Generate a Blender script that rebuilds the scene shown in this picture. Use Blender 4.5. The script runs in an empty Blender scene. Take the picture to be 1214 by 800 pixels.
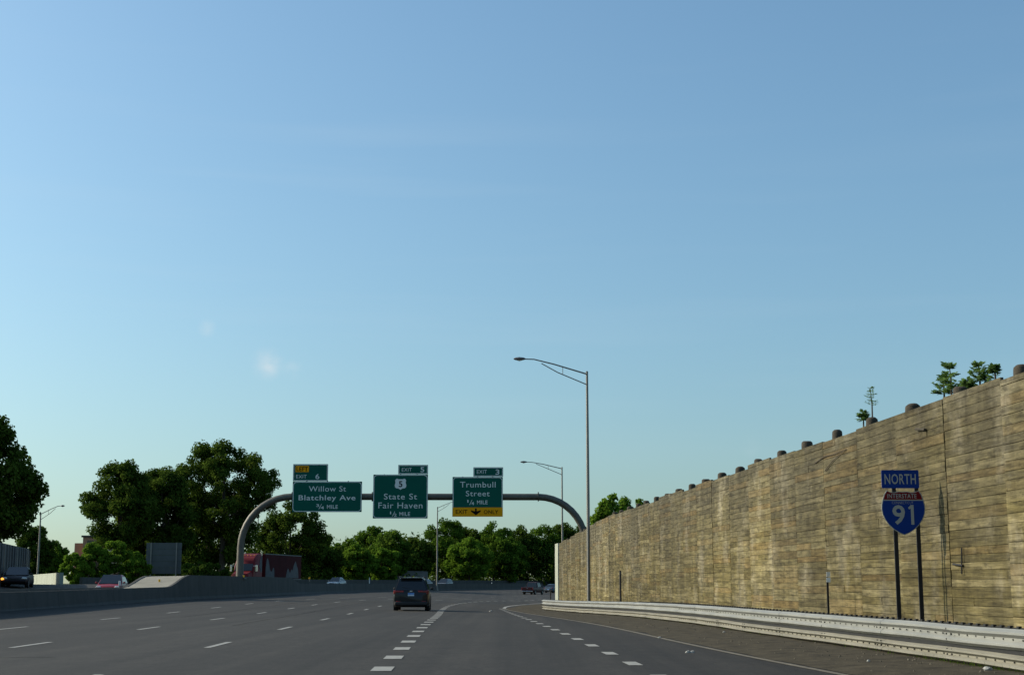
import bpy, bmesh, math, random
import numpy as np
from mathutils import Vector, Matrix, noise as mnoise

R = math.radians
rng = random.Random(7)
scene = bpy.context.scene
COL = scene.collection

# ------------------------------------------------------------------ camera
CAMH = 1.35
FPX = 1726.0                      # focal length in photograph pixels (1214 wide)
PITCH = math.atan(291.0 / FPX)
cam_d = bpy.data.cameras.new('camera')
cam = bpy.data.objects.new('camera', cam_d); COL.objects.link(cam)
cam.location = (0, 0, CAMH)
cam.rotation_euler = (math.pi / 2 + PITCH, 0, 0)
cam_d.sensor_width = 36.0
cam_d.lens = FPX / 1214.0 * 36.0
cam_d.clip_start = 0.1
cam_d.clip_end = 6000
scene.camera = cam

# ------------------------------------------------------------------ light
SUN_EL = R(28.0)
SUN_AZ = R(-75.0)                 # from +Y, clockwise positive: the sun stands to the left
SKY_LIFT = 0.04                   # keeps the murky lowest band of the sky model under the horizon
SKY_TINT = (1.04, 1.17, 1.10, 1)     # white balance
world = bpy.data.worlds.new('World'); scene.world = world
world.use_nodes = True
wn = world.node_tree; wn.nodes.clear()
sky = wn.nodes.new('ShaderNodeTexSky'); sky.sky_type = 'NISHITA'; sky.sun_disc = False
sky.sun_elevation = SUN_EL; sky.sun_rotation = SUN_AZ
sky.altitude = 0; sky.air_density = 1.3; sky.dust_density = 2.4; sky.ozone_density = 5.0
bg = wn.nodes.new('ShaderNodeBackground'); bg.inputs['Strength'].default_value = 0.15
wo = wn.nodes.new('ShaderNodeOutputWorld')
tc = wn.nodes.new('ShaderNodeTexCoord')
vm = wn.nodes.new('ShaderNodeVectorMath'); vm.operation = 'ADD'; vm.inputs[1].default_value = (0, 0, SKY_LIFT)
nv = wn.nodes.new('ShaderNodeVectorMath'); nv.operation = 'NORMALIZE'
wn.links.new(tc.outputs['Generated'], vm.inputs[0]); wn.links.new(vm.outputs[0], nv.inputs[0]); wn.links.new(nv.outputs[0], sky.inputs[0])
tint = wn.nodes.new('ShaderNodeMix'); tint.data_type = 'RGBA'; tint.blend_type = 'MULTIPLY'; tint.inputs[0].default_value = 1
tint.inputs[7].default_value = SKY_TINT
wn.links.new(sky.outputs[0], tint.inputs[6])
# thin cirrus streaks all over the sky and two small faint puffs low on the left
def wnode(t, **kw):
    n = wn.nodes.new(t)
    for k, v in kw.items(): setattr(n, k, v)
    return n
def wmath(op, a, b):
    n = wnode('ShaderNodeMath', operation=op); n.use_clamp = True
    for i, q in enumerate((a, b)):
        if isinstance(q, (int, float)): n.inputs[i].default_value = q
        else: wn.links.new(q, n.inputs[i])
    return n.outputs[0]
def wnoise(scale, stretch, detail, lo, hi, rot=0):
    mp = wnode('ShaderNodeMapping'); mp.inputs['Scale'].default_value = stretch; mp.inputs['Rotation'].default_value = (0, rot, 0)
    wn.links.new(tc.outputs['Generated'], mp.inputs['Vector'])
    n = wnode('ShaderNodeTexNoise'); n.inputs['Scale'].default_value = scale; n.inputs['Detail'].default_value = detail
    wn.links.new(mp.outputs[0], n.inputs['Vector'])
    m = wnode('ShaderNodeMapRange'); m.inputs['From Min'].default_value = lo; m.inputs['From Max'].default_value = hi
    wn.links.new(n.outputs[0], m.inputs['Value']); return m.outputs[0]
cir = wmath('MULTIPLY', wmath('MULTIPLY', wnoise(2.6, (1, 1, 14), 8, .50, .80, .2), wnoise(1.7, (1, 1, 3), 3, .45, .70)), .11)
def sky_dir(px, py):
    x, y = (px - 607) / FPX, (400 - py) / FPX
    return Vector((x, math.cos(PITCH) - y * math.sin(PITCH), math.sin(PITCH) + y * math.cos(PITCH))).normalized()
tot = cir
for px, py, rr, amt in ((317, 431, .014, .75), (246, 389, .008, .42), (347, 438, .009, .30), (890, 530, .009, .10)):
    dn = wnode('ShaderNodeVectorMath', operation='DISTANCE'); wn.links.new(tc.outputs['Generated'], dn.inputs[0]); dn.inputs[1].default_value = sky_dir(px, py)
    m = wnode('ShaderNodeMapRange'); m.interpolation_type = 'SMOOTHSTEP'; m.inputs['From Min'].default_value = 0; m.inputs['From Max'].default_value = rr
    m.inputs['To Min'].default_value = 1; m.inputs['To Max'].default_value = 0; wn.links.new(dn.outputs['Value'], m.inputs['Value'])
    tot = wmath('ADD', tot, wmath('MULTIPLY', wmath('MULTIPLY', m.outputs[0], wnoise(90, (1, 1, 1.2), 5, .30, .70)), amt))
cmix = wnode('ShaderNodeMix', data_type='RGBA'); cmix.inputs[7].default_value = (4.3, 5.0, 5.4, 1)
wn.links.new(tot, cmix.inputs[0]); wn.links.new(tint.outputs[2], cmix.inputs[6])
wn.links.new(cmix.outputs[2], bg.inputs[0]); wn.links.new(bg.outputs[0], wo.inputs[0])
sun_d = bpy.data.lights.new('sun', 'SUN'); sun_d.energy = 5.0; sun_d.angle = R(0.5)
sun_d.color = (1.0, 0.88, 0.69)
sun = bpy.data.objects.new('sun', sun_d); COL.objects.link(sun)
sdir = Vector((math.sin(SUN_AZ) * math.cos(SUN_EL), math.cos(SUN_AZ) * math.cos(SUN_EL), math.sin(SUN_EL)))
sun.rotation_euler = (-sdir).to_track_quat('-Z', 'Y').to_euler()
sun.location = (-60, 20, 60)
vs = scene.view_settings
vs.view_transform = 'Standard'; vs.look = 'None'; vs.gamma = 1.0; vs.use_curve_mapping = False
vs.exposure = 0.0

# ------------------------------------------------------------------ materials
def nd(t, typ, **kw):
    n = t.nodes.new(typ)
    for k, v in kw.items(): setattr(n, k, v)
    return n

ALB = .82
def mat(name, col, rough=0.6, metal=0.0, var=0.0, vscale=3.0, stretch=(1, 1, 1), bump=0.0, bscale=40.0,
        coat=0.0, spec=0.5, col2=None, tone=False, detail=6.0, emit=0.0):
    m = bpy.data.materials.new(name); m.use_nodes = True
    t = m.node_tree; b = t.nodes['Principled BSDF']
    if not name.startswith(('sign_', 'plate_', 'head_', 'amber_')):
        col = tuple(x * ALB for x in col); col2 = tuple(x * ALB for x in col2) if col2 else None
    b.inputs['Base Color'].default_value = (*col, 1)
    b.inputs['Roughness'].default_value = rough
    b.inputs['Metallic'].default_value = metal
    b.inputs['Specular IOR Level'].default_value = spec
    b.inputs['Coat Weight'].default_value = coat
    if emit:
        b.inputs['Emission Color'].default_value = (*col, 1); b.inputs['Emission Strength'].default_value = emit
    L = t.links
    if var or bump or col2:
        geo = nd(t, 'ShaderNodeNewGeometry')
        mp = nd(t, 'ShaderNodeMapping'); mp.inputs['Scale'].default_value = stretch
        L.new(geo.outputs['Position'], mp.inputs['Vector'])
    if var or col2:
        nz = nd(t, 'ShaderNodeTexNoise'); nz.inputs['Scale'].default_value = vscale
        nz.inputs['Detail'].default_value = detail; nz.inputs['Roughness'].default_value = 0.62
        L.new(mp.outputs[0], nz.inputs['Vector'])
        cr = nd(t, 'ShaderNodeValToRGB')
        cr.color_ramp.elements[0].position = 0.3; cr.color_ramp.elements[1].position = 0.7
        if col2:
            a, c = col, col2
        else:
            a = tuple(x * (1 - var) for x in col); c = tuple(min(1, x * (1 + var)) for x in col)
        cr.color_ramp.elements[0].color = (*a, 1); cr.color_ramp.elements[1].color = (*c, 1)
        L.new(nz.outputs[0], cr.inputs[0])
        out = cr.outputs[0]
        L.new(out, b.inputs['Base Color'])
    if bump:
        n2 = nd(t, 'ShaderNodeTexNoise'); n2.inputs['Scale'].default_value = bscale; n2.inputs['Detail'].default_value = 4
        L.new(mp.outputs[0], n2.inputs['Vector'])
        bp = nd(t, 'ShaderNodeBump'); bp.inputs['Strength'].default_value = bump; bp.inputs['Distance'].default_value = 0.02
        L.new(n2.outputs[0], bp.inputs['Height']); L.new(bp.outputs[0], b.inputs['Normal'])
    return m

M = {}
def asphalt(name, base):
    m = bpy.data.materials.new(name); m.use_nodes = True
    t = m.node_tree; L = t.links; b = t.nodes['Principled BSDF']
    geo = nd(t, 'ShaderNodeNewGeometry')
    def ns(scale, stretch, detail=5, rough=.6):
        mp = nd(t, 'ShaderNodeMapping'); mp.inputs['Scale'].default_value = stretch
        L.new(geo.outputs['Position'], mp.inputs['Vector'])
        n = nd(t, 'ShaderNodeTexNoise'); n.inputs['Scale'].default_value = scale
        n.inputs['Detail'].default_value = detail; n.inputs['Roughness'].default_value = rough
        L.new(mp.outputs[0], n.inputs['Vector']); return n.outputs[0]
    def mr(x, a, c):
        r = nd(t, 'ShaderNodeMapRange'); r.inputs['From Min'].default_value = .38; r.inputs['From Max'].default_value = .62
        r.inputs['To Min'].default_value = a; r.inputs['To Max'].default_value = c
        L.new(x, r.inputs['Value']); return r.outputs[0]
    def mul(a, c):
        n = nd(t, 'ShaderNodeMath', operation='MULTIPLY'); L.new(a, n.inputs[0]); L.new(c, n.inputs[1]); return n.outputs[0]
    streak = mr(ns(.55, (1.8, .02, 1)), .66, 1.28)      # wheel paths along the lanes
    blot = mr(ns(.16, (1, .4, 1)), .80, 1.2)
    grit = mul(mr(ns(9, (1, 1, 1), 8, .75), .6, 1.4), mr(ns(2.2, (1, .6, 1), 6, .7), .8, 1.2))
    f = mul(mul(streak, blot), grit)
    # sealed cracks
    vo = nd(t, 'ShaderNodeTexVoronoi', feature='DISTANCE_TO_EDGE'); vo.inputs['Scale'].default_value = .09
    mp = nd(t, 'ShaderNodeMapping'); mp.inputs['Scale'].default_value = (1.4, 1, 1)
    wv = nd(t, 'ShaderNodeVectorMath', operation='ADD')
    nz = nd(t, 'ShaderNodeTexNoise'); nz.inputs['Scale'].default_value = .35; nz.inputs['Detail'].default_value = 5
    L.new(geo.outputs['Position'], nz.inputs['Vector'])
    sc = nd(t, 'ShaderNodeVectorMath', operation='SCALE'); sc.inputs['Scale'].default_value = 4.5
    L.new(nz.outputs['Color'], sc.inputs[0]); L.new(geo.outputs['Position'], wv.inputs[0]); L.new(sc.outputs[0], wv.inputs[1])
    L.new(wv.outputs[0], mp.inputs['Vector']); L.new(mp.outputs[0], vo.inputs['Vector'])
    ck = nd(t, 'ShaderNodeMapRange'); ck.inputs['From Min'].default_value = .0; ck.inputs['From Max'].default_value = .006
    ck.inputs['To Min'].default_value = .62; ck.inputs['To Max'].default_value = 1
    L.new(vo.outputs['Distance'], ck.inputs['Value'])
    f = mul(f, ck.outputs[0])
    mx = nd(t, 'ShaderNodeMix', data_type='RGBA', blend_type='MULTIPLY'); mx.inputs[0].default_value = 1
    mx.inputs[6].default_value = (*[x * ALB for x in base], 1)
    cb = nd(t, 'ShaderNodeCombineColor'); [L.new(f, cb.inputs[i]) for i in range(3)]
    L.new(cb.outputs[0], mx.inputs[7]); L.new(mx.outputs[2], b.inputs['Base Color'])
    b.inputs['Roughness'].default_value = .85; b.inputs['Specular IOR Level'].default_value = .3
    bp = nd(t, 'ShaderNodeBump'); bp.inputs['Strength'].default_value = .35; bp.inputs['Distance'].default_value = .01
    L.new(ns(60, (1, 1, 1), 3), bp.inputs['Height']); L.new(bp.outputs[0], b.inputs['Normal'])
    return m
M['asphalt'] = asphalt('asphalt', (.0262, .0232, .0194))
M['asphalt_far'] = asphalt('asphalt_opposite', (.029, .026, .022))
M['paint'] = mat('road_paint', (.42, .41, .37), .7, col2=(.25, .245, .22), vscale=7, bump=.2, bscale=50)
M['paint_worn'] = mat('road_paint_dirty', (.22, .19, .135), .8, col2=(.10, .088, .065), vscale=3.5)
M['marker_white'] = mat('sign_marker_white', (.85, .85, .8), .5)
M['dirt'] = mat('roadside_dirt', (.028, .023, .014), .95, col2=(.092, .076, .048), vscale=2.2, bump=.8, bscale=14, spec=.2, detail=9)
M['grass'] = mat('verge_grass', (.035, .05, .018), .9, col2=(.07, .075, .03), vscale=.6, bump=.6, bscale=6, spec=.2)
M['stone'] = mat('gravel_stone', (.06, .05, .032), .9, col2=(.16, .14, .10), vscale=6)
M['litter'] = mat('litter_white', (.40, .40, .37), .6, var=.1)
M['concrete'] = mat('shaded_concrete', (.034, .033, .028), .85, col2=(.066, .063, .053), vscale=1.1, stretch=(1, 1, .35), bump=.25, bscale=22)  # dark base colour with the shade of the barriers put into it
M['concrete_grey'] = mat('grey_concrete', (.15, .15, .145), .85, col2=(.21, .21, .2), vscale=.8)
M['concrete_lt'] = mat('pale_concrete', (.25, .23, .175), .8, col2=(.37, .34, .265), vscale=.9, bump=.2, bscale=15)
M['concrete_white'] = mat('white_concrete', (.33, .36, .29), .8, col2=(.43, .46, .38), vscale=1.3, stretch=(1, 1, .3), bump=.15)
M['galv'] = mat('galvanised_steel', (.235, .245, .235), .6, .2, col2=(.33, .335, .31), vscale=3, stretch=(1, .25, 1), bump=.05, bscale=30)
M['galv_dirty'] = mat('galvanised_dusty', (.19, .182, .145), .7, .1, col2=(.30, .285, .23), vscale=3, stretch=(1, .25, 1))
M['black_steel'] = mat('dark_steel', (.018, .018, .02), .6, .3, var=.3, vscale=5)
M['alu'] = mat('dull_aluminium', (.24, .23, .205), .55, .3, var=.12, vscale=2)
M['gantry'] = mat('gantry_steel', (.075, .072, .062), .55, .2, col2=(.13, .12, .095), vscale=1.2, bump=.05)
M['lampgrey'] = mat('lamp_housing', (.14, .145, .15), .5, .3)
M['lens'] = mat('lamp_lens', (.5, .5, .45), .2)
M['green'] = mat('sign_green', (.0, .080, .056), .5, spec=.12, var=.06, vscale=.8)
M['signwhite'] = mat('sign_white', (.62, .65, .63), .5, spec=.2)
M['signyellow'] = mat('sign_yellow', (.70, .30, .003), .5, spec=.1, var=.05, vscale=1)
M['signblack'] = mat('sign_black', (.004, .004, .004), .7, spec=.05)
M['signblue'] = mat('sign_blue', (.001, .032, .21), .5, spec=.15, var=.06, vscale=2)
M['signred'] = mat('sign_red', (.15, .004, .008), .5, spec=.15)
M['signgrey'] = mat('sign_silver', (.34, .35, .32), .5, spec=.2)
M['signback'] = mat('sign_back', (.07, .08, .08), .6, .2, var=.12, vscale=1)
M['bark'] = mat('bark', (.05, .038, .028), .95, col2=(.10, .08, .06), vscale=4, stretch=(1, 1, .3), bump=.5, bscale=12)
M['tyre'] = mat('tyre_rubber', (.012, .012, .012), .8)
M['rim'] = mat('alloy_rim', (.35, .35, .36), .35, .8)
M['glass'] = mat('vehicle_glass', (.012, .015, .018), .06, spec=.6)
M['trim'] = mat('black_trim', (.012, .012, .013), .6)
M['chrome'] = mat('chrome', (.6, .6, .6), .15, 1.0)
M['p_black'] = mat('paint_black', (.005, .005, .006), .42, 0.0, coat=.3, spec=.3)
M['p_maroon'] = mat('paint_maroon', (.045, .006, .008), .5, 0.0, coat=.08, spec=.2)
M['p_red'] = mat('paint_red', (.30, .010, .014), .42, .0, coat=.25)
M['p_dark'] = mat('paint_dark', (.012, .006, .007), .5, 0.0, coat=.08, spec=.2)
M['p_silver'] = mat('paint_silver', (.22, .23, .24), .42, .6, coat=.25)
M['p_white'] = mat('paint_white', (.45, .46, .47), .42, .0, coat=.25)
M['p_blue'] = mat('paint_steelblue', (.06, .11, .16), .5, 0.0, coat=.08, spec=.2)
M['tail'] = mat('tail_lamp', (.22, .006, .008), .2, coat=.5)
M['head'] = mat('head_lamp', (.75, .75, .70), .12, .3, coat=.5)
M['headlit'] = mat('head_lamp_lit', (1, .95, .8), .2, emit=2.5)
M['amberlit'] = mat('amber_lamp_lit', (1, .38, .05), .2, emit=2.0)
M['plate_blue'] = mat('plate_blue', (.06, .22, .55), .5)
M['plate_white'] = mat('plate_white', (.55, .62, .68), .5)
M['truckred'] = mat('truck_red', (.14, .006, .009), .6, coat=.05, spec=.2, var=.15, vscale=1)
M['trailer'] = mat('trailer_maroon_shaded', (.050, .007, .010), .8, spec=.08, var=.2, vscale=.8)  # maroon darkened so the colour holds the shade of the trees
M['artgrey'] = mat('print_grey_shaded', (.11, .115, .12), .7, spec=.1, var=.25, vscale=2)  # artwork grey, tree shade put into the colour as on the trailer
M['brick'] = mat('brick_red', (.40, .21, .13), .9, var=.15, vscale=2)
M['cream'] = mat('cream_wall', (.52, .42, .30), .9, var=.1, vscale=1)
M['amber'] = mat('amber_reflector', (.75, .40, .01), .4)
M['fence'] = mat('panel_grey', (.05, .056, .06), .7, var=.15, vscale=2)

def leafmat(name, a, c):
    m = bpy.data.materials.new(name); m.use_nodes = True
    t = m.node_tree; L = t.links; t.nodes.remove(t.nodes['Principled BSDF'])
    out = t.nodes['Material Output']
    geo = nd(t, 'ShaderNodeNewGeometry')
    nz = nd(t, 'ShaderNodeTexNoise'); nz.inputs['Scale'].default_value = .45; nz.inputs['Detail'].default_value = 3
    L.new(geo.outputs['Position'], nz.inputs['Vector'])
    ad = nd(t, 'ShaderNodeMath', operation='ADD')
    ri = nd(t, 'ShaderNodeMath', operation='MULTIPLY'); ri.inputs[1].default_value = .45
    L.new(geo.outputs['Random Per Island'], ri.inputs[0]); L.new(ri.outputs[0], ad.inputs[0]); L.new(nz.outputs[0], ad.inputs[1])
    cr = nd(t, 'ShaderNodeValToRGB'); cr.color_ramp.elements[0].position = .4; cr.color_ramp.elements[1].position = 1.0
    cr.color_ramp.elements[0].color = (*a, 1); cr.color_ramp.elements[1].color = (*c, 1)
    L.new(ad.outputs[0], cr.inputs[0])
    df = nd(t, 'ShaderNodeBsdfDiffuse'); tr = nd(t, 'ShaderNodeBsdfTranslucent')
    gl = nd(t, 'ShaderNodeBsdfGlossy'); gl.inputs['Roughness'].default_value = .55
    L.new(cr.outputs[0], df.inputs[0]); L.new(cr.outputs[0], tr.inputs[0]); L.new(cr.outputs[0], gl.inputs[0])
    mx = nd(t, 'ShaderNodeMixShader'); mx.inputs[0].default_value = .45
    L.new(df.outputs[0], mx.inputs[1]); L.new(tr.outputs[0], mx.inputs[2])
    m2 = nd(t, 'ShaderNodeMixShader'); m2.inputs[0].default_value = .06
    L.new(mx.outputs[0], m2.inputs[1]); L.new(gl.outputs[0], m2.inputs[2])
    L.new(m2.outputs[0], out.inputs[0])
    return m
M['leaf_dark'] = leafmat('foliage_dark', (.024, .052, .008), (.085, .130, .020))
M['leaf_mid'] = leafmat('foliage_mid', (.036, .084, .010), (.110, .185, .022))
M['leaf_light'] = leafmat('foliage_light', (.058, .125, .012), (.150, .245, .027))

M['leaf_young'] = leafmat('foliage_young', (.09, .17, .05), (.19, .30, .09))
# weathered timber: grain along the plank, per-plank tone, greyer where the weather has bleached it
def timber():
    m = bpy.data.materials.new('weathered_timber'); m.use_nodes = True
    t = m.node_tree; L = t.links; b = t.nodes['Principled BSDF']
    geo = nd(t, 'ShaderNodeNewGeometry'); at = nd(t, 'ShaderNodeAttribute'); at.attribute_name = 'tone'
    sep = nd(t, 'ShaderNodeSeparateColor'); L.new(at.outputs['Color'], sep.inputs[0])
    def ns(scale, stretch, detail=6, off=None):
        mp = nd(t, 'ShaderNodeMapping'); mp.inputs['Scale'].default_value = stretch
        v = geo.outputs['Position']
        if off:
            ad = nd(t, 'ShaderNodeVectorMath', operation='ADD'); sc = nd(t, 'ShaderNodeVectorMath', operation='SCALE')
            sc.inputs['Scale'].default_value = 40
            L.new(at.outputs['Color'], sc.inputs[0]); L.new(v, ad.inputs[0]); L.new(sc.outputs[0], ad.inputs[1]); v = ad.outputs[0]
        L.new(v, mp.inputs['Vector'])
        n = nd(t, 'ShaderNodeTexNoise'); n.inputs['Scale'].default_value = scale
        n.inputs['Detail'].default_value = detail; n.inputs['Roughness'].default_value = .65
        L.new(mp.outputs[0], n.inputs['Vector']); return n.outputs[0]
    grain = ns(5, (1, .16, 6), 7, True)
    blot = ns(1.3, (1, .3, 2.2), 6, True)
    streak = ns(1.5, (1, 1, .16), 6)
    fine = ns(6, (1, .22, 2.2), 8)
    knot = ns(4.2, (1, .55, 1.5), 4, True)
    big = ns(.33, (1, .5, 1.2), 4)
    cr = nd(t, 'ShaderNodeValToRGB')
    e = cr.color_ramp.elements
    e[0].position = .25; e[0].color = (0.0407, 0.0323, 0.0130, 1)
    e[1].position = .85; e[1].color = (0.2171, 0.1848, 0.0970, 1)
    x = e.new(.52); x.color = (0.1035, 0.0850, 0.0323, 1)
    s = nd(t, 'ShaderNodeMath', operation='MULTIPLY_ADD'); s.inputs[1].default_value = .26; L.new(sep.outputs[0], s.inputs[0])
    a2 = nd(t, 'ShaderNodeMath', operation='MULTIPLY_ADD'); a2.inputs[1].default_value = .65; L.new(blot, a2.inputs[0])
    a3 = nd(t, 'ShaderNodeMath', operation='MULTIPLY_ADD'); a3.inputs[1].default_value = .75; a3.inputs[2].default_value = -.27; L.new(grain, a3.inputs[0])
    L.new(a3.outputs[0], a2.inputs[2]); L.new(a2.outputs[0], s.inputs[2]); L.new(s.outputs[0], cr.inputs[0])
    # silver-grey bleaching and orange heartwood
    gm = nd(t, 'ShaderNodeMix', data_type='RGBA'); gm.inputs[7].default_value = (0.0739, 0.0680, 0.0487, 1)
    gr = nd(t, 'ShaderNodeMapRange'); gr.inputs['From Min'].default_value = .38; gr.inputs['From Max'].default_value = .72; gr.inputs['To Max'].default_value = .70
    sz = nd(t, 'ShaderNodeSeparateXYZ'); L.new(geo.outputs['Position'], sz.inputs[0])
    hz = nd(t, 'ShaderNodeMapRange'); hz.inputs['From Min'].default_value = 0; hz.inputs['From Max'].default_value = 5.5
    hz.inputs['To Min'].default_value = -.16; hz.inputs['To Max'].default_value = .22
    L.new(sz.outputs[2], hz.inputs['Value'])
    g2 = nd(t, 'ShaderNodeMath', operation='ADD'); L.new(big, g2.inputs[0]); L.new(hz.outputs[0], g2.inputs[1])
    L.new(g2.outputs[0], gr.inputs['Value']); L.new(gr.outputs[0], gm.inputs[0]); L.new(cr.outputs[0], gm.inputs[6])
    om = nd(t, 'ShaderNodeMix', data_type='RGBA'); om.inputs[7].default_value = (0.1554, 0.0966, 0.0319, 1)
    orr = nd(t, 'ShaderNodeMapRange'); orr.inputs['From Min'].default_value = .75; orr.inputs['From Max'].default_value = 1.0; orr.inputs['To Max'].default_value = .4
    L.new(sep.outputs[1], orr.inputs['Value']); L.new(orr.outputs[0], om.inputs[0]); L.new(gm.outputs[2], om.inputs[6])
    pale = ns(.9, (1, .7, .55), 7)
    pm = nd(t, 'ShaderNodeMix', data_type='RGBA'); pm.inputs[7].default_value = (.25, .225, .165, 1)
    pq = nd(t, 'ShaderNodeMapRange'); pq.inputs['From Min'].default_value = .52; pq.inputs['From Max'].default_value = .70; pq.inputs['To Max'].default_value = .62
    L.new(pale, pq.inputs['Value']); L.new(pq.outputs[0], pm.inputs[0]); L.new(om.outputs[2], pm.inputs[6])
    # pale run-off streaks and dark damp streaks
    sm = nd(t, 'ShaderNodeMix', data_type='RGBA', blend_type='MULTIPLY'); sm.inputs[0].default_value = 1
    sr = nd(t, 'ShaderNodeMapRange'); sr.inputs['From Min'].default_value = .3; sr.inputs['From Max'].default_value = .7
    sr.inputs['To Min'].default_value = .66; sr.inputs['To Max'].default_value = 1.30
    L.new(streak, sr.inputs['Value'])
    fr = nd(t, 'ShaderNodeMapRange'); fr.inputs['From Min'].default_value = .3; fr.inputs['From Max'].default_value = .7
    fr.inputs['To Min'].default_value = .48; fr.inputs['To Max'].default_value = 1.52; L.new(fine, fr.inputs['Value'])
    kr = nd(t, 'ShaderNodeMapRange'); kr.inputs['From Min'].default_value = .30; kr.inputs['From Max'].default_value = .47
    kr.inputs['To Min'].default_value = .50; kr.inputs['To Max'].default_value = 1.0; L.new(knot, kr.inputs['Value'])
    m1 = nd(t, 'ShaderNodeMath', operation='MULTIPLY'); L.new(sr.outputs[0], m1.inputs[0]); L.new(fr.outputs[0], m1.inputs[1])
    pr_ = nd(t, 'ShaderNodeMapRange'); pr_.inputs['To Min'].default_value = .76; pr_.inputs['To Max'].default_value = 1.24; L.new(sep.outputs[2], pr_.inputs['Value'])
    m3 = nd(t, 'ShaderNodeMath', operation='MULTIPLY'); L.new(m1.outputs[0], m3.inputs[0]); L.new(pr_.outputs[0], m3.inputs[1])
    m2 = nd(t, 'ShaderNodeMath', operation='MULTIPLY'); L.new(m3.outputs[0], m2.inputs[0]); L.new(kr.outputs[0], m2.inputs[1])
    cc = nd(t, 'ShaderNodeCombineColor'); [L.new(m2.outputs[0], cc.inputs[i]) for i in range(3)]
    L.new(pm.outputs[2], sm.inputs[6]); L.new(cc.outputs[0], sm.inputs[7])
    L.new(sm.outputs[2], b.inputs['Base Color'])
    b.inputs['Roughness'].default_value = .9; b.inputs['Specular IOR Level'].default_value = .2
    bp = nd(t, 'ShaderNodeBump'); bp.inputs['Strength'].default_value = .6; bp.inputs['Distance'].default_value = .03
    L.new(grain, bp.inputs['Height']); L.new(bp.outputs[0], b.inputs['Normal'])
    return m
M['timber'] = timber()
M['pile'] = mat('pile_timber', (.035, .029, .020), .95, col2=(.07, .058, .04), vscale=6, bump=.4)
M['soil'] = mat('dark_soil', (.03, .024, .017), 1.0, var=.3, vscale=2)

# ------------------------------------------------------------------ helpers
def link(o, parent=None):
    COL.objects.link(o)
    if parent is not None: o.parent = parent
    return o

def tag(o, label=None, cat=None, group=None, kind=None):
    if label: o['label'] = label
    if cat: o['category'] = cat
    if group: o['group'] = group
    if kind: o['kind'] = kind
    return o

def thing(name, label, cat, loc=(0, 0, 0), rz=0.0, group=None):
    o = bpy.data.objects.new(name, None); link(o)
    o.empty_display_size = .3
    o.location = loc; o.rotation_euler = (0, 0, rz)
    return tag(o, label, cat, group)

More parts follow.
